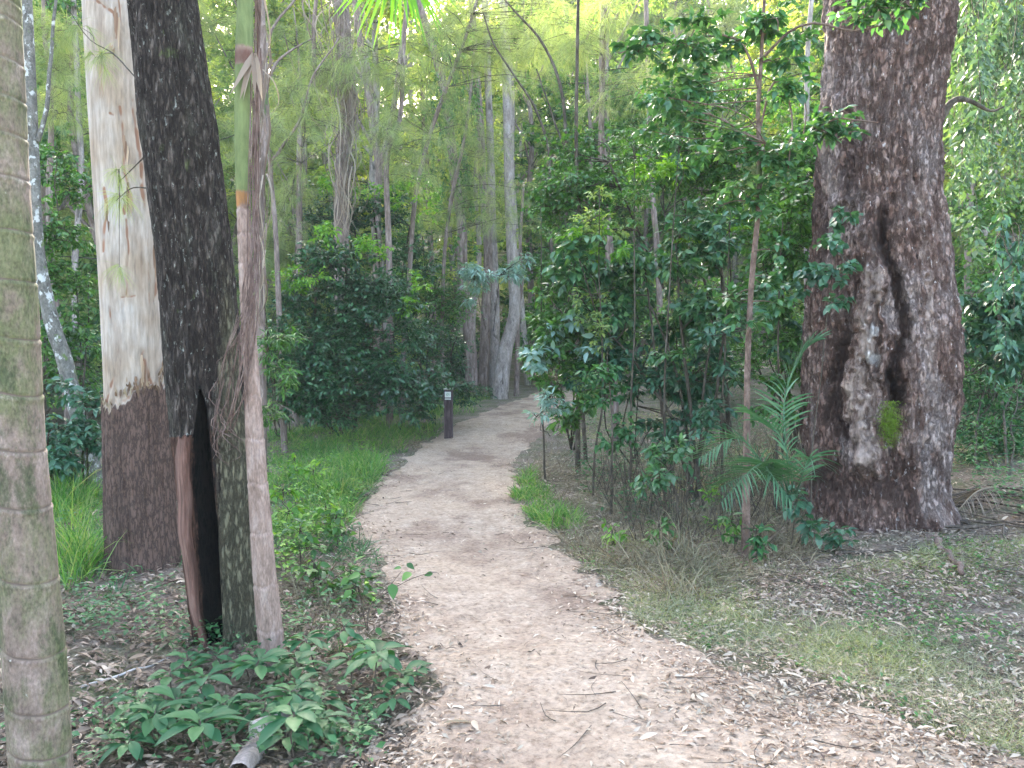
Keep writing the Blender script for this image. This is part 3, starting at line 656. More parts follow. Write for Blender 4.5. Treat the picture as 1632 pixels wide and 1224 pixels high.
# aerial roots / creeper round the slim palm and the dark tree
m2 = MB()
for k in range(20):
    x0 = RNG.uniform(399, 409); y0 = RNG.uniform(60, 420) if k % 2 else RNG.uniform(300, 480); ye = RNG.uniform(560, 700)
    xe = RNG.uniform(336, 372) if k % 3 else RNG.uniform(375, 400)
    pts = [P(x0, y0, 4.19), P(x0 + RNG.uniform(-6, 4), (y0 + 470) / 2, 4.14), P(RNG.uniform(388, 404), 475 + RNG.uniform(-20, 30), 4.10), P((xe + 385) / 2, 560, 4.10 + RNG.uniform(-.02, .02)), P(xe, ye, 4.22 - .02)]
    tube(m2, wobble(smooth_line(pts, 34), .02, k + 3), [RNG.uniform(.0015, .004), .0012], 4)
for k in range(6):
    x0 = RNG.uniform(408, 416); pts = [P(x0, RNG.uniform(-60, 100), 4.28), P(x0 - 4, 300, 4.24), P(x0 - 6, 470, 4.2), P(380 + RNG.uniform(-5, 10), 620, 4.17), P(350 + k * 4, 690, 4.25)]
    tube(m2, wobble(smooth_line(pts, 34), .03, k + 63), [.004, .003], 5)
for k in range(14):
    x0, y0 = RNG.uniform(340, 370), RNG.uniform(600, 680); p0 = P(x0, y0, 4.23)
    tube(m2, smooth_line([p0, p0 + [RNG.normal() * .03, -.03, -.08], p0 + [RNG.normal() * .05 + .03, -.01, -.17], p0 + [RNG.normal() * .07 + .05, .0, -.22]], 10), [.003, .001], 4)
o = m2.build('creeper_roots', M['rooty']); tag(o, 'tangle of thin brown creeper roots clinging between slim palm and dark tree', 'creeper')

# ------------------------------------------------------------------ other trunks
def pole(name, pts, widths, mat, label, cat='tree', group=None, sides=12, part='trunk', wob=.03, branches=(), rough=.04, seg=40):
    """pts: (column,row,distance); widths in px"""
    w = [P(*p) for p in pts]; base = np.array([w[0][0], w[0][1], float(hgt(w[0][0], w[0][1]))]); w[0] = base - [0, 0, .1]
    rad = [q * .5 / F * p[2] for q, p in zip(widths, pts)]
    t = thing(name, base, label, cat, group); mb = MB()
    tube(mb, wobble(smooth_line(w, seg), wob, int(RNG.integers(999))), rad, sides, rough=rough); local(mb, base).build(part, M[mat], t)
    if branches:
        for bp, bw in branches:
            mb = MB(); ww = [P(*p) for p in bp]; tube(mb, wobble(smooth_line(ww, 14), wob * .5, int(RNG.integers(999))), [bw[0] * .5 / F * bp[0][2], bw[1] * .5 / F * bp[-1][2]], 7, rough=rough)
            local(mb, base).build('branch', M[mat], t)
    return t, base
def gd(px, py):
    q = G(px, py); return q[1]
Ye = 9.
pole('speckled_sapling', [(168, 800, Ye), (150, 760, Ye), (118, 650, Ye), (98, 560, Ye), (80, 500, Ye), (60, 400, Ye), (55, 300, Ye), (50, 150, Ye), (43, -20, Ye), (38, -120, Ye)], [30, 27, 25, 24, 22, 19, 17, 16, 15, 14], 'speckled',
     'leaning grey trunk spotted with white lichen behind the nearest palm', branches=[([(60, 225, Ye), (78, 150, Ye), (84, 60, Ye), (96, -40, Ye)], (8, 4))])
Yh = 21.5
H = [([(752, 612), (748, 520), (740, 440), (735, 360), (722, 270), (712, 190), (698, 110), (672, 20), (660, -60)], [26, 22, 20, 18, 18, 17, 15, 13, 12], 'browntrunk', 'leftmost leaning brown trunk of the clump beside the path bend'),
     ([(768, 608), (774, 500), (778, 400), (768, 290), (762, 180), (755, 60), (750, -60)], [22, 18, 17, 15, 14, 12, 11], 'browntrunk', 'narrow straight brown trunk second from left in the clump beside the path bend'),
     ([(786, 606), (788, 480), (786, 380), (784, 260), (778, 120), (772, 0), (770, -60)], [24, 19, 17, 14, 13, 12, 11], 'greytrunk', 'thin pale trunk in the middle of the clump beside the path bend'),
     ([(796, 614), (804, 560), (818, 490), (816, 400), (812, 300), (810, 200), (808, 100), (804, 0), (803, -60)], [34, 27, 22, 20, 19, 18, 17, 15, 14], 'greytrunk', 'thick pale grey trunk curving up at the right of the clump beside the path bend'),
     ([(822, 600), (825, 520), (829, 430), (834, 300)], [10, 9, 7, 5], 'browntrunk', 'thinnest dark stem at the right foot of the clump beside the path bend')]
for k, (pts, w, m_, lb) in enumerate(H):
    yy = Yh + [0, .5, .9, -.2, .6][k]
    pole('clump_trunk', [(a, b, yy) for a, b in pts], [q * .85 for q in w], m_, lb, 'tree', 'trunks of the clump beside the path bend', 14, wob=.06)
pole('curving_stem', [(935, 700, 12.), (922, 560, 12.), (906, 430, 12.), (905, 330, 12.), (902, 220, 12.), (890, 130, 12.), (862, 60, 12.), (820, 15, 12.), (780, -25, 12.)], [7, 6, 5, 5, 5, 5, 4, 3, 2], 'stem', 'thin dark stem arching over to the left high above the path', branches=[([(905, 250, 12.), (880, 180, 12.), (855, 110, 12.)], (4, 2))])
pole('curving_stem', [(905, 640, 15.), (885, 520, 15.), (876, 330, 15.), (872, 240, 15.), (850, 170, 15.), (818, 120, 15.), (786, 70, 15.), (770, 20, 15.)], [5, 4, 4, 4, 4, 3, 3, 2], 'stem', 'thin dark stem bowed left in front of the pale clump trunks')
pole('straight_stem', [(922, 690, 11.), (921, 600, 11.), (925, 400, 11.), (920, 240, 11.), (921, 100, 11.), (922, -60, 11.)], [9, 7, 6, 6, 5, 5], 'stem', 'straight thin dark stem rising beside the arching one at the path edge')
pole('pole_sapling', [(1185, 895, 6.3), (1187, 760, 6.3), (1190, 620, 6.3), (1200, 450, 6.3), (1206, 330, 6.3), (1210, 200, 6.3), (1216, 100, 6.3), (1222, -60, 6.3)], [14, 12, 10, 9, 8, 7, 6, 5], 'poletree', 'slender straight sapling with pinkish bark left of the great trunk',
     branches=[([(1212, 150, 6.3), (1180, 70, 6.3), (1120, 60, 6.2), (1040, 70, 6.1), (985, 85, 6.1)], (5, 2)), ([(1210, 210, 6.3), (1236, 130, 6.3), (1262, 180, 6.2), (1256, 270, 6.1)], (4, 2)), ([(1218, 90, 6.3), (1280, 40, 6.2), (1380, 45, 6.), (1450, 20, 6.)], (5, 2)), ([(1208, 240, 6.3), (1150, 190, 6.2), (1110, 180, 6.1)], (4, 2)), ([(1207, 300, 6.3), (1270, 230, 6.2), (1340, 190, 6.1), (1400, 195, 6.)], (4, 2))])
pole('forked_tree', [(602, 420, 19.), (601, 330, 19.), (604, 270, 19.), (592, 190, 19.), (578, 100, 19.), (566, 0, 19.), (560, -60, 19.)], [16, 13, 11, 12, 11, 9, 8], 'browntrunk', 'brown forked tree rising behind the dark rounded shrub', branches=[([(602, 280, 19.), (626, 180, 19.), (640, 80, 19.), (652, -30, 19.)], (11, 7)), ([(598, 240, 19.), (560, 170, 19.), (545, 130, 19.)], (6, 3))])
pole('arching_branch_tree', [(452, 560, 13.), (440, 400, 13.), (432, 270, 13.), (445, 240, 13.), (478, 190, 13.), (500, 120, 13.), (540, 60, 13.)], [11, 8, 6, 5, 4, 3, 2], 'browntrunk', 'small dark tree with angled bare boughs behind the slim palm', branches=[([(436, 330, 13.), (424, 170, 13.), (430, 60, 13.), (470, 0, 13.), (490, -40, 13.)], (6, 3)), ([(425, 130, 13.), (450, 90, 13.), (500, 60, 13.)], (6, 2))])
for (x, y0, Y, w, m_, lb) in [(1290, 620, 13, 9, 'greytrunk', 'thin pale pole trunk just left of the great trunk behind the sapling'), (1060, 600, 17, 9, 'browntrunk', 'faint brown trunk behind the leafy shrubs right of the path'),
                              (970, 560, 20, 10, 'browntrunk', 'brown trunk seen above the shrub crowns beyond the straight stem'), (842, 560, 26, 9, 'greytrunk', 'thin pale trunk far back just right of the trunk clump'), (690, 560, 25, 9, 'browntrunk', 'thin brown trunk behind the green thicket left of the trunk clump'), (655, 540, 30, 9, 'greytrunk', 'faint pale trunk far back above the green thicket'),
                              (1550, 620, 15, 11, 'browntrunk', 'dim brown trunk behind the creeper curtain at the right'), (125, 640, 17, 10, 'greytrunk', 'pale trunk far back between nearest palm and gum tree')]:
    l = RNG.normal() * 18
    pole('background_trunk', [(x, y0, Y), (x + l * .3, 400, Y), (x + l * .6, 200, Y), (x + l, 0, Y), (x + l * 1.2, -80, Y)], [w * 1.2, w, w * .9, w * .8, w * .7], m_, lb, 'tree', wob=.12)

# hanging dead skirts on trunks
def skirt(name, cxs, Y, w, label, nst, spread, bottom):
    t, base = pole(name, [(c, r, Y) for r, c in cxs], [w] * len(cxs), 'browntrunk', label, 'tree', wob=.04, rough=.12)
    m2 = MB(); rr = np.array([r for r, c in cxs][::-1]); cc = np.array([c for r, c in cxs][::-1])
    for k in range(nst):
        y0 = RNG.uniform(-60, bottom - 60); x0 = np.interp(y0, rr, cc) + RNG.normal() * w * .4; L = RNG.uniform(60, 190); out = RNG.normal() * spread * (1.2 - y0 / bottom)
        y1 = min(y0 + L, bottom + 10); xm = np.interp((y0 + y1) / 2, rr, cc); dY = RNG.normal() * .14 - .1
        pts = [P(x0, y0, Y + dY), P(x0 + out, y0 + L * .25, Y + dY * 1.5), P((x0 + out + xm) / 2 + RNG.normal() * 6, y0 + (y1 - y0) * .65, Y + dY * 1.3), P(xm + RNG.normal() * w * .45, y1, Y + dY)]
        s = smooth_line(pts, 12); wd = RNG.uniform(.004, .018)
        sd = unit(np.array([1., RNG.normal() * .6, 0])); V = np.stack([s - sd * wd * np.linspace(1, .2, 12)[:, None], s + sd * wd * np.linspace(1, .2, 12)[:, None]], 1)
        i = np.arange(11)[:, None] * 2; m2.add(V, [i + [0, 1, 3, 2]])
    local(m2, base).build('hanging_dead_fronds', M['deadfrond'], t)
skirt('shaggy_tree', [(420, 545), (350, 545), (250, 550), (150, 553), (50, 546), (-60, 540)], 16., 24, 'shaggy trunk hung with long curling dead grey fronds above the dark shrub', 230, 24, 365)
skirt('shaggy_tree', [(520, 412), (400, 414), (300, 417), (200, 418), (60, 415), (-60, 412)], 9.5, 15, 'thinner shaggy grey trunk just right of the slim palm', 60, 9, 520)

# ------------------------------------------------------------------ trail marker post
gp = G(715, 699); Yp = gp[1]; u_ = Yp / F
t = thing('marker_post', gp, 'short dark timber trail marker post with small white sign beside the path', 'post')
M['post'] = barkmat('weathered_post', [(.045, .032, .034), (.085, .062, .066), (.14, .11, .11)], (1, 1, .15), 24, bump=.4, dist=.004)
M['postcap'] = plainmat('post_cap', (.36, .36, .31), .8); M['plate'] = plainmat('sign_plate', (.72, .76, .70), .5, .06); M['mark'] = plainmat('sign_marks', (.26, .40, .30), .5, .1)
def box(mb, c, s, bev=.006, mi=0):
    x, y, z = [q / 2 for q in s]; b = bev; v = []
    for sz, ins in ((-z, b), (-z + b, 0), (z - b, 0), (z, b)):
        for (sx, sy) in ((-1, -1), (1, -1), (1, 1), (-1, 1)): v.append([c[0] + sx * (x - ins), c[1] + sy * (y - ins), c[2] + sz])
    f = [[3, 2, 1, 0], [12, 13, 14, 15]]
    for k in range(3):
        for j in range(4): f.append([k * 4 + j, k * 4 + (j + 1) % 4, k * 4 + 4 + (j + 1) % 4, k * 4 + 4 + j])
    mb.add(v, [f], mi)
ph = 79 * u_; pw = 13.5 * u_
mb = MB(); box(mb, (0, 0, ph / 2 - .1), (pw, pw, ph + .18), .008); mb.build('timber', M['post'], t, False)
mb = MB(); box(mb, (0, 0, ph + .004), (pw * 1.06, pw * 1.06, .022), .008); mb.build('cap', M['postcap'], t, False)
mb = MB(); box(mb, (-pw * .04, -pw / 2 - .003, ph - .092), (pw * .72, .008, .098), .002); sg = mb.build('sign', M['plate'], t, False)
mb = MB()
for (a, b, c, d) in ((0, .018, .055, .006), (-.02, 0, .018, .012), (.02, 0, .018, .012), (0, 0, .006, .03), (-.012, -.02, .028, .008), (.024, -.02, .012, .008)):
    box(mb, (-pw * .04 + a, -pw / 2 - .0085, ph - .09 + b), (c, .003, d), .0006)
mb.build('sign_marks', M['mark'], sg, False)
mb = MB(); box(mb, (-pw * .04, -pw / 2 - .003, ph - .168), (pw * .72, .008, .020), .002); mb.build('sign_strip', M['plate'], t, False)
#PART3
# ------------------------------------------------------------------ shrubs and saplings placed one by one
def fan(bpx, bpy, n, tops, r0, spread=.15):
    """n stems from the ground at a pixel to given tops (px,py,Y)"""
    b = G(bpx, bpy); st = []
    for k in range(n):
        tp = tops[k % len(tops)]; e = P(*tp) + RNG.normal(size=3) * .12; s = b + [RNG.normal() * spread * .5, RNG.normal() * spread * .5, -.05]
        m_ = s * .5 + e * .5 + RNG.normal(size=3) * .1; st.append(([s, m_, e], [r0 * RNG.uniform(.6, 1.1), r0 * .35]))
    return b, st
def cl(specs, crad, ntw, Y=None):
    out = []
    for (px, py, Yc, sx, sy, n) in specs:
        out += clumpset(px, py, Yc, sx / F * Yc, .45 * sx / F * Yc + .15, sy / F * Yc, n, crad, ntw)
    return out

# right side thicket
b, st = fan(1108, 790, 6, [(1040, 470, 9.2), (1085, 420, 9.4), (1130, 440, 9.6), (960, 480, 9.2), (1165, 450, 9.5), (1000, 380, 9.4)], .028)
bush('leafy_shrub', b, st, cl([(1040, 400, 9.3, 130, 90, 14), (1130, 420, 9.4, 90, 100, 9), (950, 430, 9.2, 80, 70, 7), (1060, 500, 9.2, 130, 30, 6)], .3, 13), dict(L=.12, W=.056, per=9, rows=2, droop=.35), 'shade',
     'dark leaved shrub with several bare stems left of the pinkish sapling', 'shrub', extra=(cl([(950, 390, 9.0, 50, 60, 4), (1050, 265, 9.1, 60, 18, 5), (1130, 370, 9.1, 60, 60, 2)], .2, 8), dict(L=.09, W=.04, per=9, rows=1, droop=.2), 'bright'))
b, st = fan(918, 715, 4, [(905, 470, 10.0), (880, 500, 9.6), (940, 440, 10.2), (960, 520, 10.)], .022)
bush('leafy_shrub', b, st, cl([(905, 480, 10., 60, 60, 13), (885, 560, 9.6, 45, 60, 9), (950, 570, 9.8, 70, 60, 13), (900, 640, 9.3, 30, 40, 4)], .27, 14), dict(L=.10, W=.046, per=8, rows=2, droop=.3), 'mid',
     'green shrub leaning over the right path edge at the bend', 'shrub', extra=(cl([(850, 560, 9.3, 30, 20, 3), (895, 540, 9.3, 60, 50, 4)], .2, 8), dict(L=.13, W=.06, per=7, rows=2, droop=.25), 'blue'))
b, st = fan(1010, 740, 5, [(1000, 560, 9.6), (1040, 600, 9.4), (970, 620, 9.2), (1100, 590, 9.8)], .014)
bush('leafy_shrub', b, st, cl([(1010, 580, 9.5, 110, 70, 18), (1130, 580, 9.9, 100, 70, 16), (1080, 680, 9.2, 120, 30, 5)], .25, 11), dict(L=.12, W=.05, per=7, rows=2, droop=.3), 'teal',
     'low bluish green shrub in the shade beneath the dark leaved shrub', 'shrub')
b, st = fan(1160, 700, 4, [(1080, 200, 11.), (1130, 250, 11.), (980, 280, 11.), (1040, 330, 11.)], .04)
bush('small_tree', b, st, cl([(1040, 250, 11., 170, 80, 36), (1130, 190, 11., 120, 90, 22), (930, 320, 11., 80, 50, 15), (1180, 300, 10.6, 80, 90, 18)], .42, 17), dict(L=.085, W=.044, per=10, rows=1, droop=.25), 'mid',
     'small leaved tree spreading above and behind the dark leaved shrub', 'tree')
b, st = fan(1262, 720, 4, [(1260, 330, 9.), (1290, 250, 9.2), (1240, 420, 9.), (1290, 430, 8.8)], .03)
bush('small_tree', b, st, cl([(1270, 260, 9.2, 60, 130, 20), (1245, 430, 9., 70, 110, 22), (1275, 560, 8.9, 50, 50, 9)], .33, 15), dict(L=.08, W=.042, per=9, rows=1, droop=.3), 'mid',
     'small tree with round green leaves squeezed between the sapling and the great trunk', 'tree', extra=(cl([(1250, 520, 8.4, 50, 60, 4), (1300, 420, 7.2, 25, 60, 4), (1225, 480, 7, 20, 40, 2)], .18, 6), dict(L=.09, W=.07, per=6, rows=2, droop=.3), 'teal'))
# creeper leaves across the great trunk's left flank
b = P(1290, 820, 6.9); b[2] = hgt(b[0], b[1])
bush('creeper', b, [([b, P(1300, 640, 6.9), P(1318, 470, 6.85), P(1345, 330, 6.85)], [.006, .003]), ([P(1330, 400, 6.85), P(1360, 420, 6.8)], [.003, .002])],
     cl([(1345, 345, 6.75, 22, 22, 3), (1328, 430, 6.75, 22, 30, 4), (1330, 480, 6.75, 20, 14, 2), (1310, 390, 6.8, 16, 50, 3)], .1, 5), dict(L=.075, W=.06, per=5, rows=2, droop=.35), 'teal', 'creeper with rounded bluish green leaves clinging to the left flank of the great trunk', 'creeper')
# pinkish sapling crown
sap = [o for o in C.objects if o.name == 'pole_sapling'][0]; sb = np.array(sap.location)
mw, ml = MB(), MB(); pts = np.array([P(1215, y, 6.3) for y in range(60, 320, 20)] + [P(x, 60 + (1215 - x) * .08, 6.15) for x in range(1000, 1200, 20)] + [P(x, 50, 6.1) for x in range(1240, 1440, 20)] + [P(x, 230 - (x - 1210) * .2, 6.1) for x in range(1220, 1400, 20)] + [P(1200, y, 6.3) for y in range(320, 560, 20)])
foliage(mw, ml, pts, cl([(1060, 75, 6.15, 70, 26, 8), (1140, 60, 6.2, 70, 40, 8), (1110, 140, 6.2, 60, 30, 5), (1250, 20, 6.2, 60, 25, 6), (1400, 15, 6.05, 70, 14, 7), (1270, 110, 6.2, 50, 50, 6), (1330, 190, 6.1, 60, 16, 6), (1270, 250, 6.1, 50, 50, 6), (1060, 180, 6.2, 60, 30, 5), (1150, 240, 6.3, 50, 50, 6), (1180, 330, 6.3, 40, 50, 5), (1230, 430, 6.3, 30, 60, 5), (1180, 490, 6.3, 36, 30, 3)], .16, 8),
        dict(L=.085, W=.045, per=7, rows=2, droop=.15, tilt=.35), .002)
local(mw, sb).build('branches', M['poletree'], sap); local(ml, sb).build('foliage', M['shade'], sap)

# left thicket
b, st = fan(548, 690, 5, [(540, 420, 14.), (500, 450, 13.8), (590, 450, 14.), (560, 380, 14.), (450, 500, 13.8)], .05)
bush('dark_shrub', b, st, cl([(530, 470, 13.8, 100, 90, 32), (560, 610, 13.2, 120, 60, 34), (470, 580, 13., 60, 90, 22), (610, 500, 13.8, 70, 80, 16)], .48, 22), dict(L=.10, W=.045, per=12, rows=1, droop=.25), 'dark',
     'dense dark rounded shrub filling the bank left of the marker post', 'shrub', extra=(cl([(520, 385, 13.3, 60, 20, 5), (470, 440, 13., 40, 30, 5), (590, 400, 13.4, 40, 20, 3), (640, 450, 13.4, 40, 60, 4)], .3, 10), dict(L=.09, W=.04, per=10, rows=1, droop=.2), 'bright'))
b, st = fan(610, 640, 4, [(560, 340, 17.), (600, 320, 17.), (640, 360, 17.)], .05)
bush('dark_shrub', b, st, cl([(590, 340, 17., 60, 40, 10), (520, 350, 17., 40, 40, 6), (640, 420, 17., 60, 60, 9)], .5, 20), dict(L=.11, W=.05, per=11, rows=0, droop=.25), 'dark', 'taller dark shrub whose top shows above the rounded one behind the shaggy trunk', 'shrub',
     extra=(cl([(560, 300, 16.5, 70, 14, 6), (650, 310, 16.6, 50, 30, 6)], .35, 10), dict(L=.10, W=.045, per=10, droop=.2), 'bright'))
b, st = fan(690, 655, 5, [(680, 520, 16.), (720, 540, 15.5), (650, 540, 15.8)], .03)
bush('thicket_shrub', b, st, cl([(690, 560, 15.8, 60, 60, 16), (720, 620, 15.4, 50, 22, 8), (650, 630, 15., 50, 30, 8)], .42, 18), dict(L=.085, W=.03, per=12, rows=0, droop=.2), 'dark', 'low dusky thicket directly behind the marker post', 'shrub')
b, st = fan(680, 620, 5, [(660, 430, 19.), (700, 450, 19.), (690, 380, 19.)], .04)
bush('thicket_shrub', b, st, cl([(665, 440, 19., 60, 90, 20), (705, 500, 19., 40, 60, 9)], .6, 18), dict(L=.1, W=.04, per=11, rows=0, droop=.2), 'mid', 'mid green thicket between the dark shrub and the trunk clump', 'shrub')
b, st = fan(452, 690, 4, [(445, 540, 7.4), (470, 600, 7.2), (430, 500, 7.6), (440, 620, 7.2)], .01)
bush('sprawling_sapling', b, st, cl([(445, 530, 7.4, 30, 40, 5), (455, 600, 7.2, 26, 26, 5), (435, 660, 7.2, 20, 20, 3)], .16, 8), dict(L=.10, W=.016, per=12, rows=1, droop=.35), 'mid', 'narrow leaved pale green sapling just right of the slim palm trunk', 'sapling')
b, st = fan(775, 604, 2, [(790, 440, 17.), (750, 450, 17.)], .02)
bush('bluish_sapling', G(775, 615), st, cl([(785, 430, 17., 48, 14, 9), (750, 460, 17., 20, 22, 4), (830, 415, 17., 16, 8, 2)], .22, 9), dict(L=.17, W=.045, per=8, rows=1, droop=.4), 'blue', 'sapling with pale bluish leaves against the trunk clump', 'sapling')
b, st = fan(880, 690, 3, [(870, 600, 8.6), (890, 620, 8.4)], .008)
bush('bluish_sapling', b, st, cl([(878, 655, 8.6, 28, 34, 6)], .15, 7), dict(L=.09, W=.026, per=8, rows=1, droop=.3), 'blue', 'spindly grey green sapling at the right path edge', 'sapling')
for (bx, by, Y, tops, spec, leaf, lm, lb) in [
    (95, 770, 10.5, [(95, 350, 10.5), (120, 450, 10.5), (70, 420, 10.5)], [(100, 400, 10.5, 50, 110, 16), (100, 560, 10.3, 40, 80, 10), (120, 260, 10.8, 40, 50, 6)], dict(L=.09, W=.045, per=10, rows=1, droop=.3), 'mid', 'leafy bush between the nearest palm and the pale gum'),
    (130, 790, 8.5, [(125, 640, 8.4), (100, 700, 8.4)], [(120, 660, 8.5, 40, 50, 8), (90, 740, 8.4, 40, 30, 5)], dict(L=.10, W=.045, per=9, rows=2, droop=.3), 'teal', 'bluish green undergrowth bush at the foot of the speckled trunk'),
    (30, 800, 9.5, [(20, 500, 9.5), (40, 600, 9.5)], [(10, 500, 9.5, 60, 200, 18)], dict(L=.10, W=.05, per=9, rows=1, droop=.3), 'mid', 'bush at the far left edge behind the nearest palm'),
    (1560, 700, 9.5, [(1560, 520, 9.5), (1600, 500, 9.5)], [(1560, 500, 9.4, 40, 36, 8), (1625, 500, 9.4, 50, 40, 7), (1580, 560, 9.5, 60, 20, 5)], dict(L=.14, W=.065, per=8, rows=2, droop=.3), 'teal', 'broad leaved shrub right of the great trunk at mid height'),
    (1600, 760, 10.5, [(1590, 600, 10.5), (1640, 620, 10.5)], [(1590, 620, 10.4, 90, 40, 12), (1560, 690, 9.8, 60, 40, 8), (1640, 700, 9.8, 40, 40, 6)], dict(L=.08, W=.035, per=10, rows=1, droop=.2), 'herbish', 'low tangled bush on the bank right of the great trunk'),
    (1700, 640, 13, [(1620, 300, 13.), (1660, 200, 13.)], [(1600, 330, 13., 70, 120, 18), (1640, 120, 13., 80, 90, 16)], dict(L=.11, W=.05, per=10, rows=0, droop=.3), 'mid', 'tall leafy tree behind the hanging creepers at the right edge'),
    (1240, 640, 14, [(1200, 480, 14.), (1150, 450, 14.), (1270, 500, 14.)], [(1180, 500, 14., 130, 80, 20), (1050, 560, 14.5, 130, 60, 14)], dict(L=.10, W=.045, per=10, rows=0, droop=.25), 'mid', 'shrub mass glimpsed beyond the bare stems right of the path')]:
    lm_ = {'herbish': 'herb'}.get(lm, lm)
    b, st = fan(bx, by, 4, tops, .02)
    bush('undergrowth_bush', b, st, cl(spec, .3 * Y / 9.5, 13), leaf, lm_, lb, 'bush')

# slender saplings through the right thicket
for (bx, by, Y, tx, ty, spec, mt, leaf, lb) in [
    (870, 690, 10.2, 862, 330, [(866, 400, 10.2, 26, 60, 4), (872, 500, 10.2, 24, 40, 3)], 'mid', LF['small'], 'thin leafy sapling at the left end of the right thicket, nearest the path'),
    (945, 735, 9.0, 955, 300, [(950, 340, 9., 40, 50, 5), (948, 470, 9., 30, 60, 4), (940, 590, 9, 30, 50, 3)], 'pale', dict(L=.07, W=.03, per=9, rows=1, droop=.3), 'pale leaved thin sapling in front of the arching shrub stems'),
    (1005, 760, 8.6, 1010, 200, [(1005, 230, 8.6, 50, 40, 6), (1010, 320, 8.6, 40, 40, 4)], 'mid', LF['small'], 'thin upright sapling topping the thicket midway between path and pinkish sapling'),
    (1060, 780, 8.4, 1090, 120, [(1085, 150, 8.4, 60, 40, 7), (1080, 240, 8.4, 50, 40, 5), (1070, 560, 8.4, 30, 40, 2)], 'shade', LF['broad'], 'tall thin sapling with broad leaves just left of the pinkish sapling top'),
    (1150, 800, 8.0, 1165, 330, [(1160, 360, 8., 40, 40, 5), (1150, 560, 8., 40, 60, 4), (1140, 650, 8., 40, 40, 3)], 'teal', LF['broad'], 'bluish thin sapling directly behind the pinkish sapling'),
    (1235, 790, 8.0, 1250, 300, [(1245, 340, 8., 40, 50, 5), (1240, 520, 8., 34, 60, 5), (1230, 650, 8., 34, 50, 4)], 'mid', LF['broad'], 'thin leafy sapling between pinkish sapling and great trunk'),
    (975, 800, 8.0, 968, 560, [(970, 600, 8., 34, 40, 4), (985, 690, 8., 30, 30, 3)], 'herb', LF['broad'], 'short broad leaved sapling low at the front of the thicket'),
    (1090, 850, 7.2, 1080, 690, [(1080, 710, 7.2, 50, 30, 4), (1030, 760, 7.2, 40, 24, 3)], 'shade', LF['broad'], 'knee high dark seedling in front of the bare shrub stems')]:
    b = P(bx, by, Y); b[2] = hgt(b[0], b[1]); e = P(tx, ty, Y)
    bush('thin_sapling', b, [([b - [0, 0, .05], b * .6 + e * .4 + RNG.normal(size=3) * .05, e], [.014, .01, .004])], cl(spec, .2, 9), leaf, mt, lb, 'sapling', twig_r=.002)

b, st = fan(850, 606, 4, [(850, 540, 25.), (880, 530, 25.), (820, 550, 25.)], .02)
bush('thicket_shrub', b, st, cl([(855, 560, 25., 50, 30, 13), (905, 560, 24., 40, 30, 8)], .5, 15), dict(L=.1, W=.04, per=11, droop=.2), 'mid', 'low green bush closing the view where the path bends out of sight', 'shrub')
# wispy needle sprays hanging from the dark tree, in front of the gum
ht = [o for o in C.objects if o.name == 'hollow_tree'][0]; hb = np.array(ht.location)
mw, ml = MB(), MB()
for pl in ([P(215, 122, 4.8), P(180, 85, 5.), P(140, 60, 5.1), P(100, 0, 5.2)], [P(230, 250, 4.8), P(210, 270, 4.95), P(190, 290, 5.)], [P(240, 300, 4.8), P(210, 300, 4.9), P(185, 320, 5.)]): tube(mw, smooth_line(pl, 12), [.005, .002], 5)
foliage(mw, ml, np.array([P(180, 85, 5.), P(150, 65, 5.1), P(190, 270, 4.95)]), [(P(155, 90, 5.), [.07, .08, .06], 9), (P(188, 270, 4.95), [.04, .05, .06], 5), (P(192, 310, 5.), [.05, .05, .06], 6), (P(190, 420, 5.), [.03, .05, .05], 3), (P(130, 40, 5.2), [.09, .09, .05], 5)],
        dict(L=.14, W=.0018, per=34, kind='needle', droop=.6, sag=.3), .001)
local(mw, hb).build('twig', M['stem'], ht); local(ml, hb).build('needle_spray', M['wisp'], ht)

# wispy casuarina trees in the middle distance
def casuarina(bx, by, trunk, w, spec, label, Y):
    t, base = pole('casuarina_tree', [(bx, by, Y)] + [(a, b_, Y) for a, b_ in trunk], w, 'browntrunk', label, 'tree', wob=.08)
    mw, ml = MB(), MB(); pts = np.array([P(a, b_, Y) for a, b_ in smooth_line(trunk, 14)])
    foliage(mw, ml, pts, cl(spec, .34 * Y / 10, 15), dict(L=.26, W=.0042, per=26, kind='needle', droop=.35, sag=.3), .003)
    local(mw, base).build('branches', M['stem'], t); local(ml, base).build('foliage', M['wisp'], t)
casuarina(640, 640, [(650, 420), (690, 200), (740, 60), (780, -60)], [9, 8, 7, 5, 4], [(740, 60, 17, 110, 60, 22), (830, 30, 17, 110, 40, 18), (700, 160, 17, 80, 50, 10), (850, 100, 17, 60, 60, 8)], 'wispy she-oak with misty grey green needles above the trunk clump', 17)
casuarina(706, 640, [(704, 500), (720, 320), (745, 200), (760, 60)], [7, 6, 6, 5, 3], [(780, 320, 19, 80, 40, 9), (760, 240, 19, 60, 60, 9), (700, 330, 19, 50, 30, 4)], 'thin wispy she-oak spraying grey needles across the middle of the trunk clump', 19)
casuarina(470, 560, [(480, 260), (500, 100), (510, -60)], [12, 9, 7, 5], [(460, 200, 13, 60, 70, 10), (500, 100, 16, 80, 50, 12), (440, 320, 16, 40, 60, 6)], 'wispy she-oak seen between slim palm and shaggy trunk', 16)
casuarina(620, 560, [(620, 300), (640, 150), (650, -60)], [12, 9, 7, 5], [(640, 220, 15, 70, 60, 10), (600, 100, 15, 60, 50, 7)], 'wispy she-oak behind the forked brown tree', 15.5)
casuarina(985, 560, [(965, 260), (960, 100), (960, -60)], [12, 9, 7, 5], [(940, 40, 13, 90, 50, 11), (1010, 130, 13, 90, 50, 7)], 'wispy she-oak behind the straight stem high over the path', 13.5)
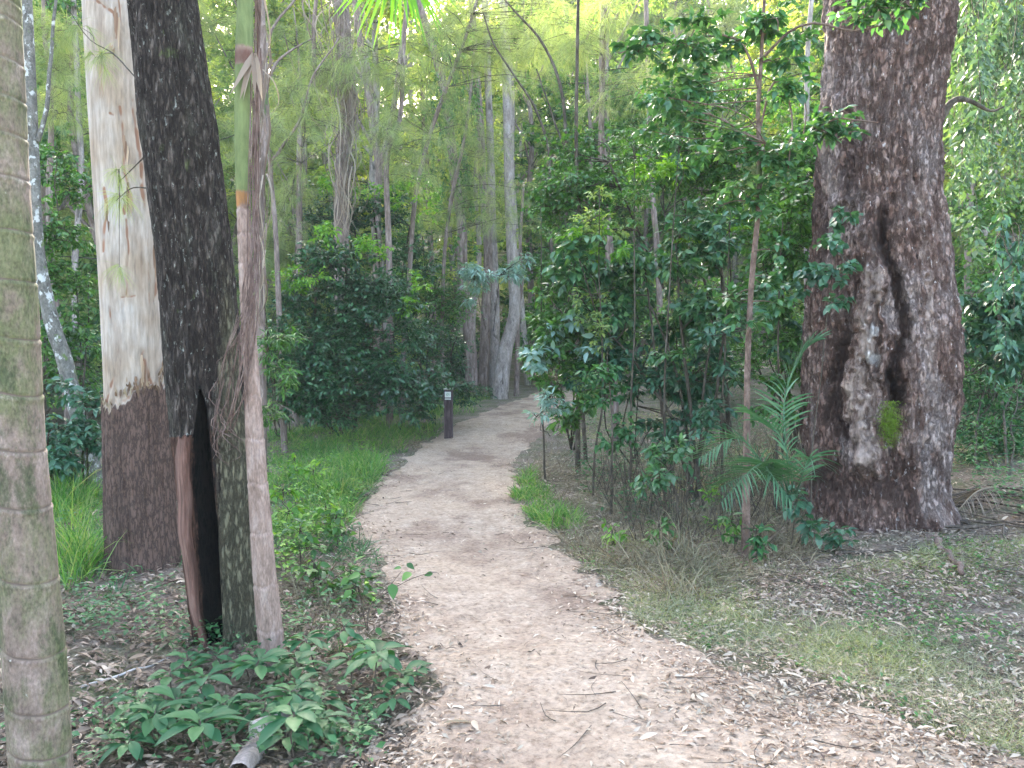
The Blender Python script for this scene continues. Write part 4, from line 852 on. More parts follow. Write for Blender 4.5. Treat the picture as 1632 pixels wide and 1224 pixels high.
casuarina(110, 600, [(80, 260), (75, 100), (70, -60)], [12, 9, 7, 5], [(85, 60, 13, 50, 60, 9), (90, 150, 13, 40, 50, 6)], 'wispy she-oak between nearest palm and gum high up', 13.5)

# lime palm frond dipping into the top of the frame
def frond(mbw, mbl, pts, nleaf, L, W, droop=.35, spread=.9, vee=.25, r=(.008, .002), n=4, t0=.12):
    s = smooth_line(pts, 40); tube(mbw, s, r, 5); u = np.linspace(t0, 1, nleaf); ii = (u * 38.9).astype(int); fr = (u * 38.9 - ii)[:, None]
    pos = s[ii] * (1 - fr) + s[ii + 1] * fr; tg = unit(s[ii + 1] - s[ii]); sd = unit(np.cross(tg, [0, 0, 1.])); up = np.cross(sd, tg)
    ln = L * np.sin(np.pi * (.12 + .82 * (u - t0) / (1 - t0))) ** .6
    for sg_ in (-1, 1):
        d = tg * (.55 + .5 * u[:, None]) + sd * sg_ * spread + up * vee + RNG.normal(size=pos.shape) * .07
        strips(mbl, pos, d, ln * RNG.uniform(.85, 1.1, nleaf), W, droop * RNG.uniform(.6, 1.3, nleaf), n, side=unit(np.cross(d, up)) if False else unit(tg * .9 + up * .4))
t = thing('fan_palm_frond', P(640, -60, 5.), 'bright lime palm frond hanging down into the top edge', 'palm frond'); lb_ = np.array(t.location)
mw, ml = MB(), MB(); tube(mw, [P(640, -160, 5.), P(635, -72, 5.)], .008, 6); n = 60
a = np.linspace(-1.35, 1.35, n); d = np.stack([np.sin(a), RNG.normal(size=n) * .25 - .2, -np.cos(a) * .8], -1)
strips(ml, np.repeat([P(635, -74, 5.)], n, 0), d, RNG.uniform(.36, .48, n), .030, .25, 5, side=unit(np.stack([np.cos(a), 0 * a + .3, np.sin(a)], -1)))
local(mw, lb_).build('stalk', M['palmleaf'], t); local(ml, lb_).build('blade', M['lime'], t)

# young feather palm beside the great trunk
def feather_palm(bx, by, fronds, label):
    b = G(bx, by); t = thing('young_palm', b, label, 'palm'); mw = MB(); tube(mw, [b - [0, 0, .05], b + [0, 0, .18]], [.03, .02], 9); local(mw, b).build('stem', M['slimpalm'], t)
    for pts, nl, L in fronds:
        mw, ml = MB(), MB(); w = [b + [0, 0, .15]] + [P(*p) for p in pts]
        frond(mw, ml, w, nl, L, .021, .3, t0=.35); o = local(ml, b).build('frond', M['palmleaf'], t); local(mw, b).build('frond_stalk', M['palmleaf'], o)
feather_palm(1258, 835, [([(1255, 740, 6.2), (1250, 640, 6.15), (1275, 570, 6.1), (1295, 545, 6.1)], 34, .36), ([(1240, 760, 6.1), (1210, 740, 5.7), (1150, 800, 5.4)], 26, .34), ([(1235, 770, 6.2), (1180, 700, 6.), (1115, 730, 5.8)], 24, .30),
                         ([(1262, 760, 6.1), (1240, 690, 6.0), (1190, 650, 5.8)], 22, .28), ([(1275, 770, 6.), (1290, 730, 5.8), (1300, 760, 5.5)], 20, .26), ([(1250, 765, 6.1), (1222, 745, 5.85), (1262, 800, 5.6)], 24, .3), ([(1232, 768, 6.1), (1205, 752, 5.8), (1150, 775, 5.55)], 26, .3)], 'young feather palm with arching green fronds at the left foot of the great trunk')
b = G(1262, 880); bush('broadleaf_seedling', b, [([b, b + [.02, 0, .3], b + [.03, -.02, .52]], [.006, .003]), ([b, b + [.12, 0, .2], b + [.2, -.02, .3]], [.005, .002])], [(b + [.0, -.02, .42], [.13, .13, .12], 9), (b + [.12, -.04, .22], [.12, .12, .12], 8)], dict(L=.10, W=.055, per=5, rows=2, droop=.35), 'teal', 'bluish broad leaved seedling at the base of the young palm', 'seedling')
b = G(1140, 855); bush('yellow_green_seedling', b, [([b, b + [-.03, 0, .2], b + [-.06, 0, .45]], [.005, .002])], [(b + [-.05, 0, .36], [.07, .07, .12], 7), (b + [.0, 0, .12], [.09, .07, .07], 6)], dict(L=.07, W=.025, per=7, rows=1, droop=.2), 'bright', 'small yellow green seedling between the shrub stems and pinkish sapling', 'seedling')

for k, (x, y, h_, m_, lb) in enumerate([(1165, 890, .35, 'mid', 'green seedling hiding the left foot of the pinkish sapling'), (1205, 900, .3, 'herb', 'dark seedling hiding the right foot of the pinkish sapling'), (1050, 880, .25, 'mid', 'small seedling in the dry grass in front of the bare shrub stems'), (975, 880, .2, 'bright', 'bright small seedling at the path verge by the dry grass'), (1330, 880, .2, 'teal', 'small bluish seedling at the front foot of the great trunk')]):
    b = G(x, y); bush('seedling', b, [([b, b + [.02, 0, h_ * .5], b + [.0, 0, h_]], [.005, .002])], [(b + [0, 0, h_ * .85], [.13, .12, .1], 7), (b + [.04, 0, h_ * .45], [.15, .12, .1], 6)], dict(L=.08, W=.036, per=6, rows=2, droop=.25), m_, lb, 'seedling')
# hanging creeper curtains on the right
def curtain(x0, x1, y0, y1, Y, n, label, lm):
    b = np.array([P((x0 + x1) / 2, 0, Y)[0], Y, 0]); b[2] = hgt(b[0], b[1]); t = thing('creeper_curtain', b, label, 'creeper'); mw, ml = MB(), MB()
    for k in range(n):
        x = RNG.uniform(x0, x1); yt = y0 + RNG.uniform(-40, 40); yb = RNG.uniform(y0 + (y1 - y0) * .4, y1); dy = RNG.normal() * .5
        s = wobble(smooth_line([P(x, yt, Y + dy), P(x + RNG.normal() * 8, (yt + yb) / 2, Y + dy), P(x + RNG.normal() * 14, yb, Y + dy)], 26), .1, k); tube(mw, s, [.006, .002], 3, cap=False)
        m = int((yb - yt) / 2.6); u = np.clip(RNG.choice(RNG.uniform(0, 24.9, max(3, m // 14)), m) + RNG.normal(size=m) * .7, 0, 24.9); i = u.astype(int); pos = s[i] + (s[i + 1] - s[i]) * (u - i)[:, None]
        d = RNG.normal(size=(m, 3)) * [1, 1, .3]; d[:, 2] -= .9; leaves(ml, pos + RNG.normal(size=(m, 3)) * .03, d, RNG.normal(size=(m, 3)) * .5 + [0, -.6, .6], RNG.uniform(.05, .15, m), RNG.uniform(.025, .07, m), 1)
    local(mw, b).build('strands', M['stem'], t); local(ml, b).build('foliage', M[lm], t)
curtain(1515, 1570, -60, 440, 10., 30, 'creeper strands hanging just right of the great trunk', 'vine')
curtain(1560, 1640, -60, 420, 11.5, 34, 'dense hanging green creeper curtain at the right edge', 'vine')
curtain(1590, 1680, 380, 640, 9.2, 20, 'short leafy creeper draping over the bank at the right edge', 'teal')
curtain(680, 760, 60, 420, 20., 30, 'leafy creeper climbing the leftmost trunks of the clump', 'mid')

# ground rosettes bottom left
def rosette(px, py, hgt_, n, L, label, lm='rosette'):
    n += 3
    b = G(px, py); t = thing('broadleaf_plant', b, label, 'plant', 'broad leaved plants under the dark tree'); mb = MB(); hgt_ *= 1.15; top = b + [RNG.normal() * .02, RNG.normal() * .02, hgt_]
    tube(mb, [b - [0, 0, .02], (b + top) / 2 + RNG.normal(size=3) * .01, top], [.004, .003], 5); local(mb, b).build('stem', M['twig'], t)
    ml = MB(); a = np.arange(n) * 2.4 + RNG.random(); e = RNG.uniform(-.1, .45, n); d = np.stack([np.cos(a) * np.cos(e), np.sin(a) * np.cos(e), np.sin(e)], -1)
    leaves(ml, top + d * .012 - np.array([0, 0, 1.]) * (np.arange(n) * .003)[:, None], d, np.array([0, 0, 1.]) + RNG.normal(size=(n, 3)) * .12, L * 1.22 * RNG.uniform(.5, 1.12, n), L * .47 * RNG.uniform(.8, 1.1, n), 5, .35, RNG.uniform(.25, .5), blunt=1.25)
    local(ml, b).build('leaves', M[lm], t)
RS = [(245, 1195, .13, 9, .12, 'lowest left of the cluster beside the nearest palm'), (335, 1215, .15, 9, .13, 'on the bottom edge left of the pale root'), (470, 1215, .17, 8, .13, 'on the bottom edge right of the pale root'), (395, 1120, .16, 9, .12, 'directly below the burnt hollow'),
      (325, 1135, .14, 8, .11, 'left of the one below the burnt hollow'), (455, 1150, .12, 8, .13, 'in the middle of the cluster'), (505, 1075, .16, 8, .11, 'beside the slim palm foot'), (590, 1120, .20, 10, .13, 'tallest at the path side of the cluster'), (640, 1115, .10, 7, .11, 'rightmost, touching the path'),
      (540, 1050, .15, 8, .1, 'above the tallest one, near the slim palm'), (440, 1085, .1, 8, .1, 'tucked at the foot of the slim palm'), (520, 1145, .08, 7, .1, 'small, low in dead fronds in the cluster'), (280, 1110, .1, 7, .1, 'left edge of the cluster near the fallen stick'), (560, 1190, .06, 6, .09, 'smallest near the bottom right of the cluster'),
      (350, 1080, .08, 7, .09, 'small, under the tip of the hollow'), (585, 1060, .1, 7, .08, 'small, beside the leafy twig by the path')]
RS += [(220, 1150, .09, 8, .1, 'far left, touching the mossy foot of the nearest palm'), (290, 1165, .12, 9, .11, 'second from the left in the front row'), (360, 1165, .11, 9, .12, 'in front of the hollow, middle row'), (420, 1165, .1, 8, .1, 'behind the pale root tip'), (480, 1110, .13, 9, .11, 'centre back, in line with the slim palm'),
       (560, 1095, .12, 8, .1, 'between the tallest one and the slim palm'), (610, 1080, .09, 7, .09, 'right side near the twig with round leaves'), (520, 1185, .09, 8, .1, 'front right with drooping leaves'), (660, 1095, .06, 6, .08, 'tiny, farthest right on the path dirt'), (400, 1085, .07, 7, .09, 'between hollow and slim palm foot'),
       (300, 1075, .08, 7, .08, 'back left, above the fallen stick'), (200, 1215, .08, 8, .1, 'bottom left corner beside the nearest palm'), (450, 1200, .07, 7, .1, 'half hidden right beside the pale root'), (620, 1145, .07, 6, .08, 'low, at the ragged right edge of the cluster')]
for (a, b_, c_, n, L, lb) in RS: rosette(a, b_, c_, n, L, 'green broad leaved plant, ' + lb)
# thin twig sapling leaning on to the path
b = G(585, 1010); t = thing('twiggy_seedling', b, 'thin twig with a few dark round leaves leaning over the path edge', 'seedling'); mw, ml = MB(), MB()
def Pq(px, py): return P(px, py, b[1] - .1)
ln = [[b, Pq(590, 965), Pq(620, 935), Pq(640, 910)], [Pq(600, 955), Pq(650, 925), Pq(690, 912), Pq(700, 915)], [b, Pq(575, 960), Pq(560, 925)]]
for l in ln: tube(mw, smooth_line(l, 10), [.0025, .001], 4)
lp = [(640, 905, .04), (655, 912, .07), (625, 930, .085), (690, 914, .045), (606, 970, .05), (575, 915, .07), (560, 940, .06), (648, 898, .05), (600, 1000, .05)]
leaves(ml, np.array([Pq(a, c) for a, c, s in lp]), RNG.normal(size=(9, 3)) * [1, .3, .3] + [-.2, -.5, -.2], np.array([0, -.5, 1.]) + RNG.normal(size=(9, 3)) * .3, np.array([s for *_, s in lp]) * 1.1, np.array([s for *_, s in lp]) * .7, 4, .2)
local(mw, b).build('twig', M['twig'], t); local(ml, b).build('leaves', M['mid'], t)
# yellow green saplings on the left grass
for k, (x, y, h_, lb) in enumerate([(452, 850, .42, 'yellow green seedling touching the slim palm on the grass'), (500, 800, .4, 'yellow green seedling in the middle of the left grass'), (535, 875, .3, 'pale seedling on the grass edge nearest the path'), (478, 900, .3, 'green seedling low beside the slim palm foot'),
                                    (520, 850, .26, 'small bright seedling between the taller ones on the grass'), (470, 770, .35, 'farthest bright seedling on the left grass'), (500, 950, .22, 'green seedling in the dead grass by the path'), (560, 960, .2, 'seedling at the path edge below the grass')]):
    b = G(x, y); bush('seedling', b, [([b, b + [.02, 0, h_ * .5], b + [.0, 0, h_]], [.005, .002])], [(b + [0, 0, h_ * .85], [.14, .12, .1], 7), (b + [.05, 0, h_ * .45], [.16, .12, .1], 7)], dict(L=.085, W=.045, per=5, rows=2, droop=.2), 'bright' if k in (0, 1, 4, 5) else 'mid', lb, 'seedling')
# root, sticks, dead fronds
def stick(name, pts, r, m_, lb, cat='stick', sides=8):
    mb = MB(); w = [P(*p) for p in pts] if len(pts[0]) == 3 else [G(*p) + [0, 0, r[0]] for p in pts]
    tube(mb, wobble(smooth_line(w, 16), r[0] * 1.2, int(RNG.integers(99))), r, sides, rough=.1); tag(mb.build(name, m_ if not isinstance(m_, str) else M[m_]), lb, cat)
stick('surface_root', [(380, 1250), (402, 1205), (425, 1180), (470, 1150)], (.04, .045, .03, .01), 'greytrunk', 'pale knobbly surface root poking up at the bottom edge', 'root', 14)
M['whitestick'] = plainmat('bleached_wood', (.5, .46, .42), .8)
stick('fallen_stick', [(130, 1100), (200, 1078), (268, 1052)], (.007, .006, .004), 'whitestick', 'pale bleached stick lying between the nearest palm and dark tree')
stick('fallen_stick', [(100, 985), (190, 965), (290, 925)], (.012, .01, .006), 'poletree', 'brown fallen stick propped at the foot of the gum')
stick('fallen_branch', [(1496, 868), (1510, 890), (1533, 922)], (.03, .026, .018), 'poletree', 'short pinkish branch lying at the right foot of the great trunk', 'branch')
stick('fallen_branch', [(1330, 885), (1420, 880), (1500, 872), (1560, 850)], (.012, .012, .006), 'twig', 'long thin dark stick lying across the front of the great trunk', 'branch')
stick('fallen_stick', [(1290, 868), (1340, 905)], (.012, .007), 'twig', 'dark stick slanting from the shrub base toward the litter')
for k, (x, y, dx, dy, n, lb) in enumerate([(1590, 800, -70, 25, 26, 'collapsed brown dead palm frond on the bank at the right edge'), (1610, 700, -40, 60, 16, 'dead palm frond hanging over the bank right of the great trunk'), (470, 1120, 110, 30, 22, 'dead grey fronds matted under the broad leaved plants'), (1250, 850, -60, 50, 14, 'dead brown frond lying beneath the young palm')]):
    a = G(x, y); e = G(x + dx, y + dy); b = a; t = thing('dead_palm_frond', b, lb, 'dead frond'); mw, ml = MB(), MB()
    frond(mw, ml, [a + [0, 0, .14 if k < 2 else .05], (a + e) / 2 + [0, 0, .16 if k < 2 else .05], e + [0, 0, .02]], n, .42 if k < 2 else .3, .016, .5, .8, -.1, (.012, .004), t0=.1)
    local(mw, b).build('stalk', M['deadfrond'], t); local(ml, b).build('leaflets', M['deadfrond'], t)
#PART4
# ------------------------------------------------------------------ ground cover that cannot be counted
def sample(n, y0=2.5, y1=22., k=.66):
    Y = y0 * (y1 / y0) ** RNG.random(n); X = RNG.uniform(-1, 1, n) * (k * Y + .4)
    Z = hgt(X, Y); return np.stack([X, Y, Z], -1)
def region(p, polys):
    px, py = proj(p); q_ = np.stack([p[:, 0] * 1.7, p[:, 1] * 1.7, 0 * p[:, 0]], -1); px = px + 28 * fbm(q_, 3, 61) + RNG.normal(size=len(p)) * 5; py = py + 22 * fbm(q_, 3, 71); m = np.zeros(len(p), bool)
    for q in polys: m |= inpoly(px, py, q)
    return m
LUSH = [[(425, 690), (560, 672), (680, 636), (745, 612), (790, 600), (800, 612), (740, 655), (700, 680), (655, 715), (610, 760), (575, 800), (540, 850), (425, 860)], [(812, 770), (850, 752), (905, 800), (925, 860), (870, 855), (822, 830)], [(70, 790), (165, 760), (170, 930), (90, 960)]]
DRYP = [[(850, 700), (1290, 690), (1300, 870), (1300, 910), (1080, 960), (960, 905), (870, 850), (900, 800), (850, 760)], [(440, 860), (560, 870), (600, 960), (600, 1050), (460, 1050)], [(640, 690), (695, 690), (700, 715), (650, 735)]]
SPARSE = [[(900, 860), (1290, 905), (1632, 850), (1640, 1230), (1500, 1180), (1250, 1060), (1060, 1030), (960, 930)]]
def blades(name, n, polys, hr, wr, lean, mat, label, y0=2.5, y1=22., tuft=3., bend=(.2, .8), thr=-.25, pmax=-.02):
    p = sample(n, y0, y1); m = region(p, polys) & (pathdist(p[:, 0], p[:, 1]) < pmax); cl_ = vnoise(np.stack([p[:, 0] * tuft, p[:, 1] * tuft, 0 * p[:, 0]], -1), 77)
    m &= cl_ + RNG.normal(size=len(p)) * .25 > thr; p = p[m]; c = cl_[m]
    h = RNG.uniform(*hr, len(p)) * (1 + .6 * c) * (.55 + .9 * sm(-.5, .5, vnoise(np.stack([p[:, 0] * 1.1, p[:, 1] * 1.1, 0 * p[:, 0]], -1), 177))); d = RNG.normal(size=(len(p), 3)) * lean; d[:, 2] = 1
    mb = MB(); strips(mb, p - [0, 0, .01], d, h, RNG.uniform(*wr, len(p)), RNG.uniform(*bend, len(p)), 3)
    print(name, len(p)); return tag(mb.build(name, M[mat]), label, None, kind='stuff')
blades('dry_undergrowth', 60000, LUSH[:2], (.1, .3), (.004, .008), .8, 'hay', 'dry stalks mixed through the bright grass', 5, 20, 2., thr=.1)
blades('grass', 330000, LUSH[:1], (.14, .42), (.005, .011), .45, 'grass', 'lush bright green grass on the left bank of the path', 5, 24)
blades('grass', 200000, LUSH[1:2], (.12, .3), (.005, .011), .5, 'grass', 'bright grass tuft on the inside of the path bend', 6, 11, 2.2, thr=-.12)
blades('grass', 90000, LUSH[2:], (.2, .55), (.005, .010), .4, 'grass', 'tall green grass between nearest palm and gum', 5, 11)
blades('dry_undergrowth', 150000, DRYP, (.08, .34), (.003, .008), .9, 'hay', 'tangled dry grass and dead stalks beneath the shrubs', 3, 14, thr=-.5)
blades('sparse_grass', 520000, SPARSE, (.03, .11), (.002, .005), 1.1, 'dullgrass', 'thin dull trampled grass in the right foreground', 2.6, 9, 1.6, thr=-.3)
blades('straw', 420000, SPARSE, (.04, .14), (.002, .004), 1.6, 'straw', 'flattened straw in the right foreground', 2.6, 9.5, 1.2, thr=-2.)
allv = [[(0, 560), (560, 640), (640, 760), (590, 1224), (-400, 1224), (-400, 560)], [(850, 600), (1632, 560), (2000, 560), (2000, 960), (1632, 900), (960, 880)]]
blades('green_undergrowth', 90000, allv[:1], (.06, .2), (.004, .009), .8, 'herb', 'low dark grassy weeds over the ground on the left', 4.2, 20, .9, thr=.3)
blades('green_undergrowth', 110000, allv[1:], (.06, .22), (.004, .010), .8, 'dullgrass', 'mixed low grass and weeds over the forest floor', 3, 30, .9, thr=.22)

def herbs(name, n, polys, mat, L, label, y0=2.6, y1=20, thr=.1, h=(.02, .16), freq=1.3, seed=55):
    p = sample(n, y0, y1); m = region(p, polys) & (pathdist(p[:, 0], p[:, 1]) < -.05); m &= vnoise(np.stack([p[:, 0] * freq, p[:, 1] * freq, 0 * p[:, 0]], -1), seed) + RNG.normal(size=n) * .2 > thr
    p = p[m]; k = 7; q = np.repeat(p, k, 0); N_ = len(q); a = RNG.uniform(0, 6.28, N_); q[:, 2] += RNG.uniform(*h, N_); q[:, :2] += RNG.normal(size=(N_, 2)) * .03
    d = np.stack([np.cos(a), np.sin(a), RNG.uniform(-.2, .6, N_)], -1); l = L * RNG.uniform(.5, 1.2, N_) 
    mb = MB(); leaves(mb, q, d, np.array([0, 0, 1.]) + RNG.normal(size=(N_, 3)) * .3, l, l * RNG.uniform(.35, .6, N_), 1, .25, .3); print(name, N_)
    return tag(mb.build(name, M[mat]), label, None, kind='stuff')
herbs('low_weeds', 9000, [allv[0]], 'herb', .045, 'small leafy weeds over the ground on the left', 3.0, 20, .02)
herbs('low_weeds', 12000, [[(850, 600), (1632, 560), (2000, 560), (2000, 900), (1632, 840), (1540, 790), (1240, 800), (960, 860)]], 'herb', .06, 'small leafy weeds over the bank on the right', 6, 24, -.1, (.02, .4))
herbs('low_weeds', 6000, [DRYP[0], SPARSE[0]], 'mid', .035, 'scattered small weeds at the right path verge', 3, 12, .35, (.01, .06), 2.2)
herbs('low_weeds', 12000, [[(430, 640), (640, 640), (600, 760), (560, 900), (640, 1060), (440, 1080)]], 'bright', .05, 'yellow green weeds among the left bank grass', 4, 14, .25, (.03, .25), 1.8, 9)

def litter(name, n, cond, mat, Lr, label, y0=2.4, y1=16., rows=1, wr=(.22, .42)):
    p = sample(n, y0, y1); d_ = pathdist(p[:, 0], p[:, 1]); p = p[cond(p, d_)]; n_ = len(p)
    a = RNG.uniform(0, 6.28, n_); d = np.stack([np.cos(a), np.sin(a), RNG.normal(size=n_) * .14], -1); l = RNG.uniform(*Lr, n_) * (.5 + RNG.random(n_))
    p[:, 2] += RNG.uniform(.012, .03, n_); l *= np.where((pathdist(p[:, 0], p[:, 1]) > .25) & ((p[:, 0] < .5) | (p[:, 1] > 4.5)), .72, 1.); mb = MB()
    leaves(mb, p, d, np.array([0, 0, 1.]) + RNG.normal(size=(n_, 3)) * .32, l, l * RNG.uniform(*wr, n_), rows, .35, .3, blunt=1.); print(name, n_)
    return tag(mb.build(name, M[mat]), label, None, kind='stuff')
def pc(p, d):
    q = vnoise(np.stack([p[:, 0] * 2, p[:, 1] * 2, 0 * p[:, 0]], -1), 8); right = 1.3 * sm(.35, 1.2, p[:, 0]) * sm(4.7, 3.7, p[:, 1])
    dens = np.where(d > 0, .10 + .55 * sm(.55, .05, d) + .55 * right + .12 * q, np.where(d > -.8, .75, .5)); dens = dens * (.45 + .9 * sm(-.25, .35, fbm(np.stack([p[:, 0] * 1.1, p[:, 1] * 1.1, 0 * p[:, 0]], -1), 3, 33))); return RNG.random(len(d)) < dens
litter('leaf_litter', 60000, lambda p, d: (p[:, 0] < np.interp(p[:, 1], LY, LX)) & (RNG.random(len(d)) < .8), 'darklitter', (.02, .07), 'dark brown dead leaves under the trees on the left', 2.4, 12)
litter('leaf_litter', 125000, lambda p, d: pc(p, d) & ((p[:, 0] > np.interp(p[:, 1], LY, LX) - .25) | (RNG.random(len(d)) < .25)), 'litter', (.018, .05), 'small dead brown leaves strewn over path and forest floor')
litter('leaf_litter', 3000, lambda p, d: RNG.random(len(d)) < np.where(d > 0, .22 + .5 * sm(.4, 0, d), .8), 'litter', (.06, .10), 'larger pale curled dead leaves on the ground', 2.4, 12, 3, (.16, .3))
litter('leaf_litter', 60000, lambda p, d: region(p, [[(1060, 860), (1290, 840), (1632, 830), (1632, 960), (1290, 990), (1080, 940)]]) & (RNG.random(len(d)) < .8), 'bark_litter', (.02, .06), 'brown bark flakes and dead leaves round the great trunk', 4, 10)
def twigs(n, label, rr, Lr, cond):
    p = sample(n, 2.4, 13); p = p[cond(p, pathdist(p[:, 0], p[:, 1]))]; mb = MB()
    for q in p:
        a = RNG.uniform(0, 6.28); L = RNG.uniform(*Lr); d = np.array([math.cos(a), math.sin(a), 0]); e = q + d * L; mid = (q + e) / 2 + RNG.normal(size=3) * L * .08; r = RNG.uniform(*rr)
        for v in (q, mid, e): v[2] = float(hgt(v[0], v[1])) + .018 + r
        e[2] += RNG.uniform(0, .03); tube(mb, smooth_line([q, mid, e], 5), [r, r * .4], 4, cap=False)
    return tag(mb.build('fallen_twigs', M['twig']), label, None, kind='stuff')
twigs(1100, 'thin fallen twigs on path and verge', (.0012, .0035), (.06, .35), lambda p, d: RNG.random(len(d)) < np.where(d > 0, .3, .9))
twigs(700, 'dead sticks heaped beneath the right shrubs', (.002, .006), (.2, .7), lambda p, d: region(p, [DRYP[0], [(1280, 850), (1632, 830), (1632, 900), (1300, 960)]]))
twigs(9000, 'heap of thick brown dead frond stalks on the bank at the right', (.006, .016), (.4, 1.0), lambda p, d: region(p, [[(1525, 790), (1700, 745), (1700, 850), (1530, 850)]]) & (RNG.random(len(d)) < .45))
# dead stalks standing under the right shrubs
mb = MB(); p = sample(9000, 6, 11); p = p[region(p, [[(900, 700), (1290, 690), (1290, 870), (1000, 880)]])][:420]
for q in p:
    L = RNG.uniform(.2, .9); d = unit(RNG.normal(size=3) * [.35, .35, 0] + [0, 0, 1]); tube(mb, smooth_line([q, q + d * L * .5 + RNG.normal(size=3) * .03, q + d * L + RNG.normal(size=3) * .08], 5), [RNG.uniform(.002, .006), .001], 4, cap=False)
tag(mb.build('dead_stalks', M['stem']), 'thin bare stalks standing in the shade beneath the right shrubs', None, kind='stuff')

# ------------------------------------------------------------------ background forest: prototypes and copies
def proto_tree(kind, h, seed):
    global RNG; RNG = np.random.default_rng(seed); t = bpy.data.objects.new('forest_tree', None); C.objects.link(t)
    pts = wobble(smooth_line([[0, 0, -.3], [RNG.normal() * .2, RNG.normal() * .2, h * .3], [RNG.normal() * .5, RNG.normal() * .5, h * .65], [RNG.normal() * .7, RNG.normal() * .7, h]], 22), .12, seed)
    mb = MB(); tube(mb, pts, [.13, .10, .07, .02], 9, rough=.06)
    for k in range(5):
        i = int(RNG.integers(7, 18)); a = RNG.uniform(0, 6.28); L = RNG.uniform(1, 2.6); d = np.array([math.cos(a) * .6, math.sin(a) * .6, .8]); tube(mb, smooth_line([pts[i], pts[i] + d * L * .5, pts[i] + d * L + [0, 0, .2]], 8), [.05, .015], 5)
    mb.build('trunk', M['greytrunk' if seed == 103 else 'browntrunk'], t)
    mw, ml = MB(), MB(); low = .12 if kind != 'tall' else .3; clm = []
    for k in range(50 if kind != 'wisp' else 44):
        z = h * RNG.uniform(low, 1.0); rad = (1.9 if kind != 'tall' else 1.5) * math.sin(math.pi * min(1, .15 + .8 * z / h)) ** .5; a = RNG.uniform(0, 6.28); r = rad * RNG.uniform(.2, 1) ** .5
        c = np.array([np.interp(z, pts[:, 2], pts[:, 0]) + r * math.cos(a), np.interp(z, pts[:, 2], pts[:, 1]) + r * math.sin(a), z]); s = RNG.uniform(.5, .95); clm.append((c, np.array([s, s, s * .6]), int(18 * s) + 4))
    lf = dict(LF['farneedle']) if kind == 'wisp' else dict(L=.17, W=.08, per=13, droop=.35, tilt=.6)
    foliage(mw, ml, pts, clm, lf, .006, 3)
    mw.build('branches', M['stem'], t); ml.build('foliage', M[{'wisp': 'wisp', 'tall': 'sunny', 'leafy': 'mid', 'pale': 'pale'}[kind]], t); return t
def proto_bush(seed, mat):
    global RNG; RNG = np.random.default_rng(seed); t = bpy.data.objects.new('forest_shrub', None); C.objects.link(t); clm = []; mb = MB()
    for k in range(4): e = np.array([RNG.normal() * .5, RNG.normal() * .5, RNG.uniform(1, 1.8)]); tube(mb, smooth_line([[0, 0, -.1], e * .5 + RNG.normal(size=3) * .1, e], 7), [.03, .01], 5)
    for k in range(22): d = unit(RNG.normal(size=3)) * RNG.uniform(.3, 1) ** .5; clm.append((d * [1.1, 1.1, .95] + [0, 0, 1.15], np.array([.42, .42, .3]), 15))
    mw, ml = MB(), MB(); foliage(mw, ml, np.array([[0, 0, .3], [0, 0, .9]]), clm, dict(L=.10, W=.045, per=11, droop=.3, tilt=.55), .005, 3)
    mb.build('stem', M['stem'], t); mw.build('branches', M['stem'], t); ml.build('foliage', M[mat], t); return t
trees = [proto_tree('leafy', 9, 101), proto_tree('wisp', 10, 102), proto_tree('tall', 12, 103), proto_tree('wisp', 12, 104), proto_tree('pale', 14, 105), proto_tree('leafy', 12, 106)]
bushes = [proto_bush(111, 'mid'), proto_bush(112, 'dark'), proto_bush(113, 'pale'), proto_bush(114, 'mid')]
RNG = np.random.default_rng(99)
used_t, used_b = set(), set()
TL = ['bushy green forest tree on the hillside beyond the path', 'feathery grey green forest tree on the hillside beyond the path', 'tall forest tree with sunlight painted into its yellow green leaves on the hillside beyond the path', 'taller feathery forest tree on the hillside beyond the path', 'tallest pale leaved forest tree on the hillside beyond the path', 'tall bushy green forest tree on the hillside beyond the path']
BL = ['mid green forest shrub in the background understorey', 'dark green forest shrub in the background understorey', 'pale green forest shrub in the background understorey', 'fresh green forest shrub in the background understorey']
def put(protos, used, k, x, y, s, lab, cat, group):
    pr = protos[k]; o = pr if k not in used else copy_tree(pr); used.add(k)
    o.location = (x, y, float(hgt(x, y)) - .05); o.rotation_euler = (RNG.normal() * .04, RNG.normal() * .04, RNG.uniform(0, 6.28)); o.scale = (s, s, s * RNG.uniform(.9, 1.15)); tag(o, lab, cat, group)
pl = []
def free(x, y, dmin):
    if any((x - a) ** 2 + (y - b) ** 2 < dmin * dmin for a, b in pl): return False
    d = min(x - np.interp(y, LY, LX), np.interp(y, RY, RX) - x)
    return d < -1.6 or y > 31
n = 0
for _ in range(5000):
    if n >= 260: break
    y = 17 + 70 * RNG.random() ** 1.0; x = RNG.uniform(-1, 1) * (.68 * y + 3)
    if y < 24 and -4.5 < x < 8: continue
    if y < 20 and abs(x) < 6: continue
    if not free(x, y, 1.6 + y * .014): continue
    k = int(RNG.choice([0, 1, 2, 3, 4, 5], p=[.12, .18, .24, .16, .2, .10])); pl.append((x, y)); put(trees, used_t, k, x, y, RNG.uniform(.85, 1.3) * (1.25 if y > 50 else 1), TL[k], 'tree', TL[k].replace('tree', 'trees')); n += 1
pl = []; n = 0
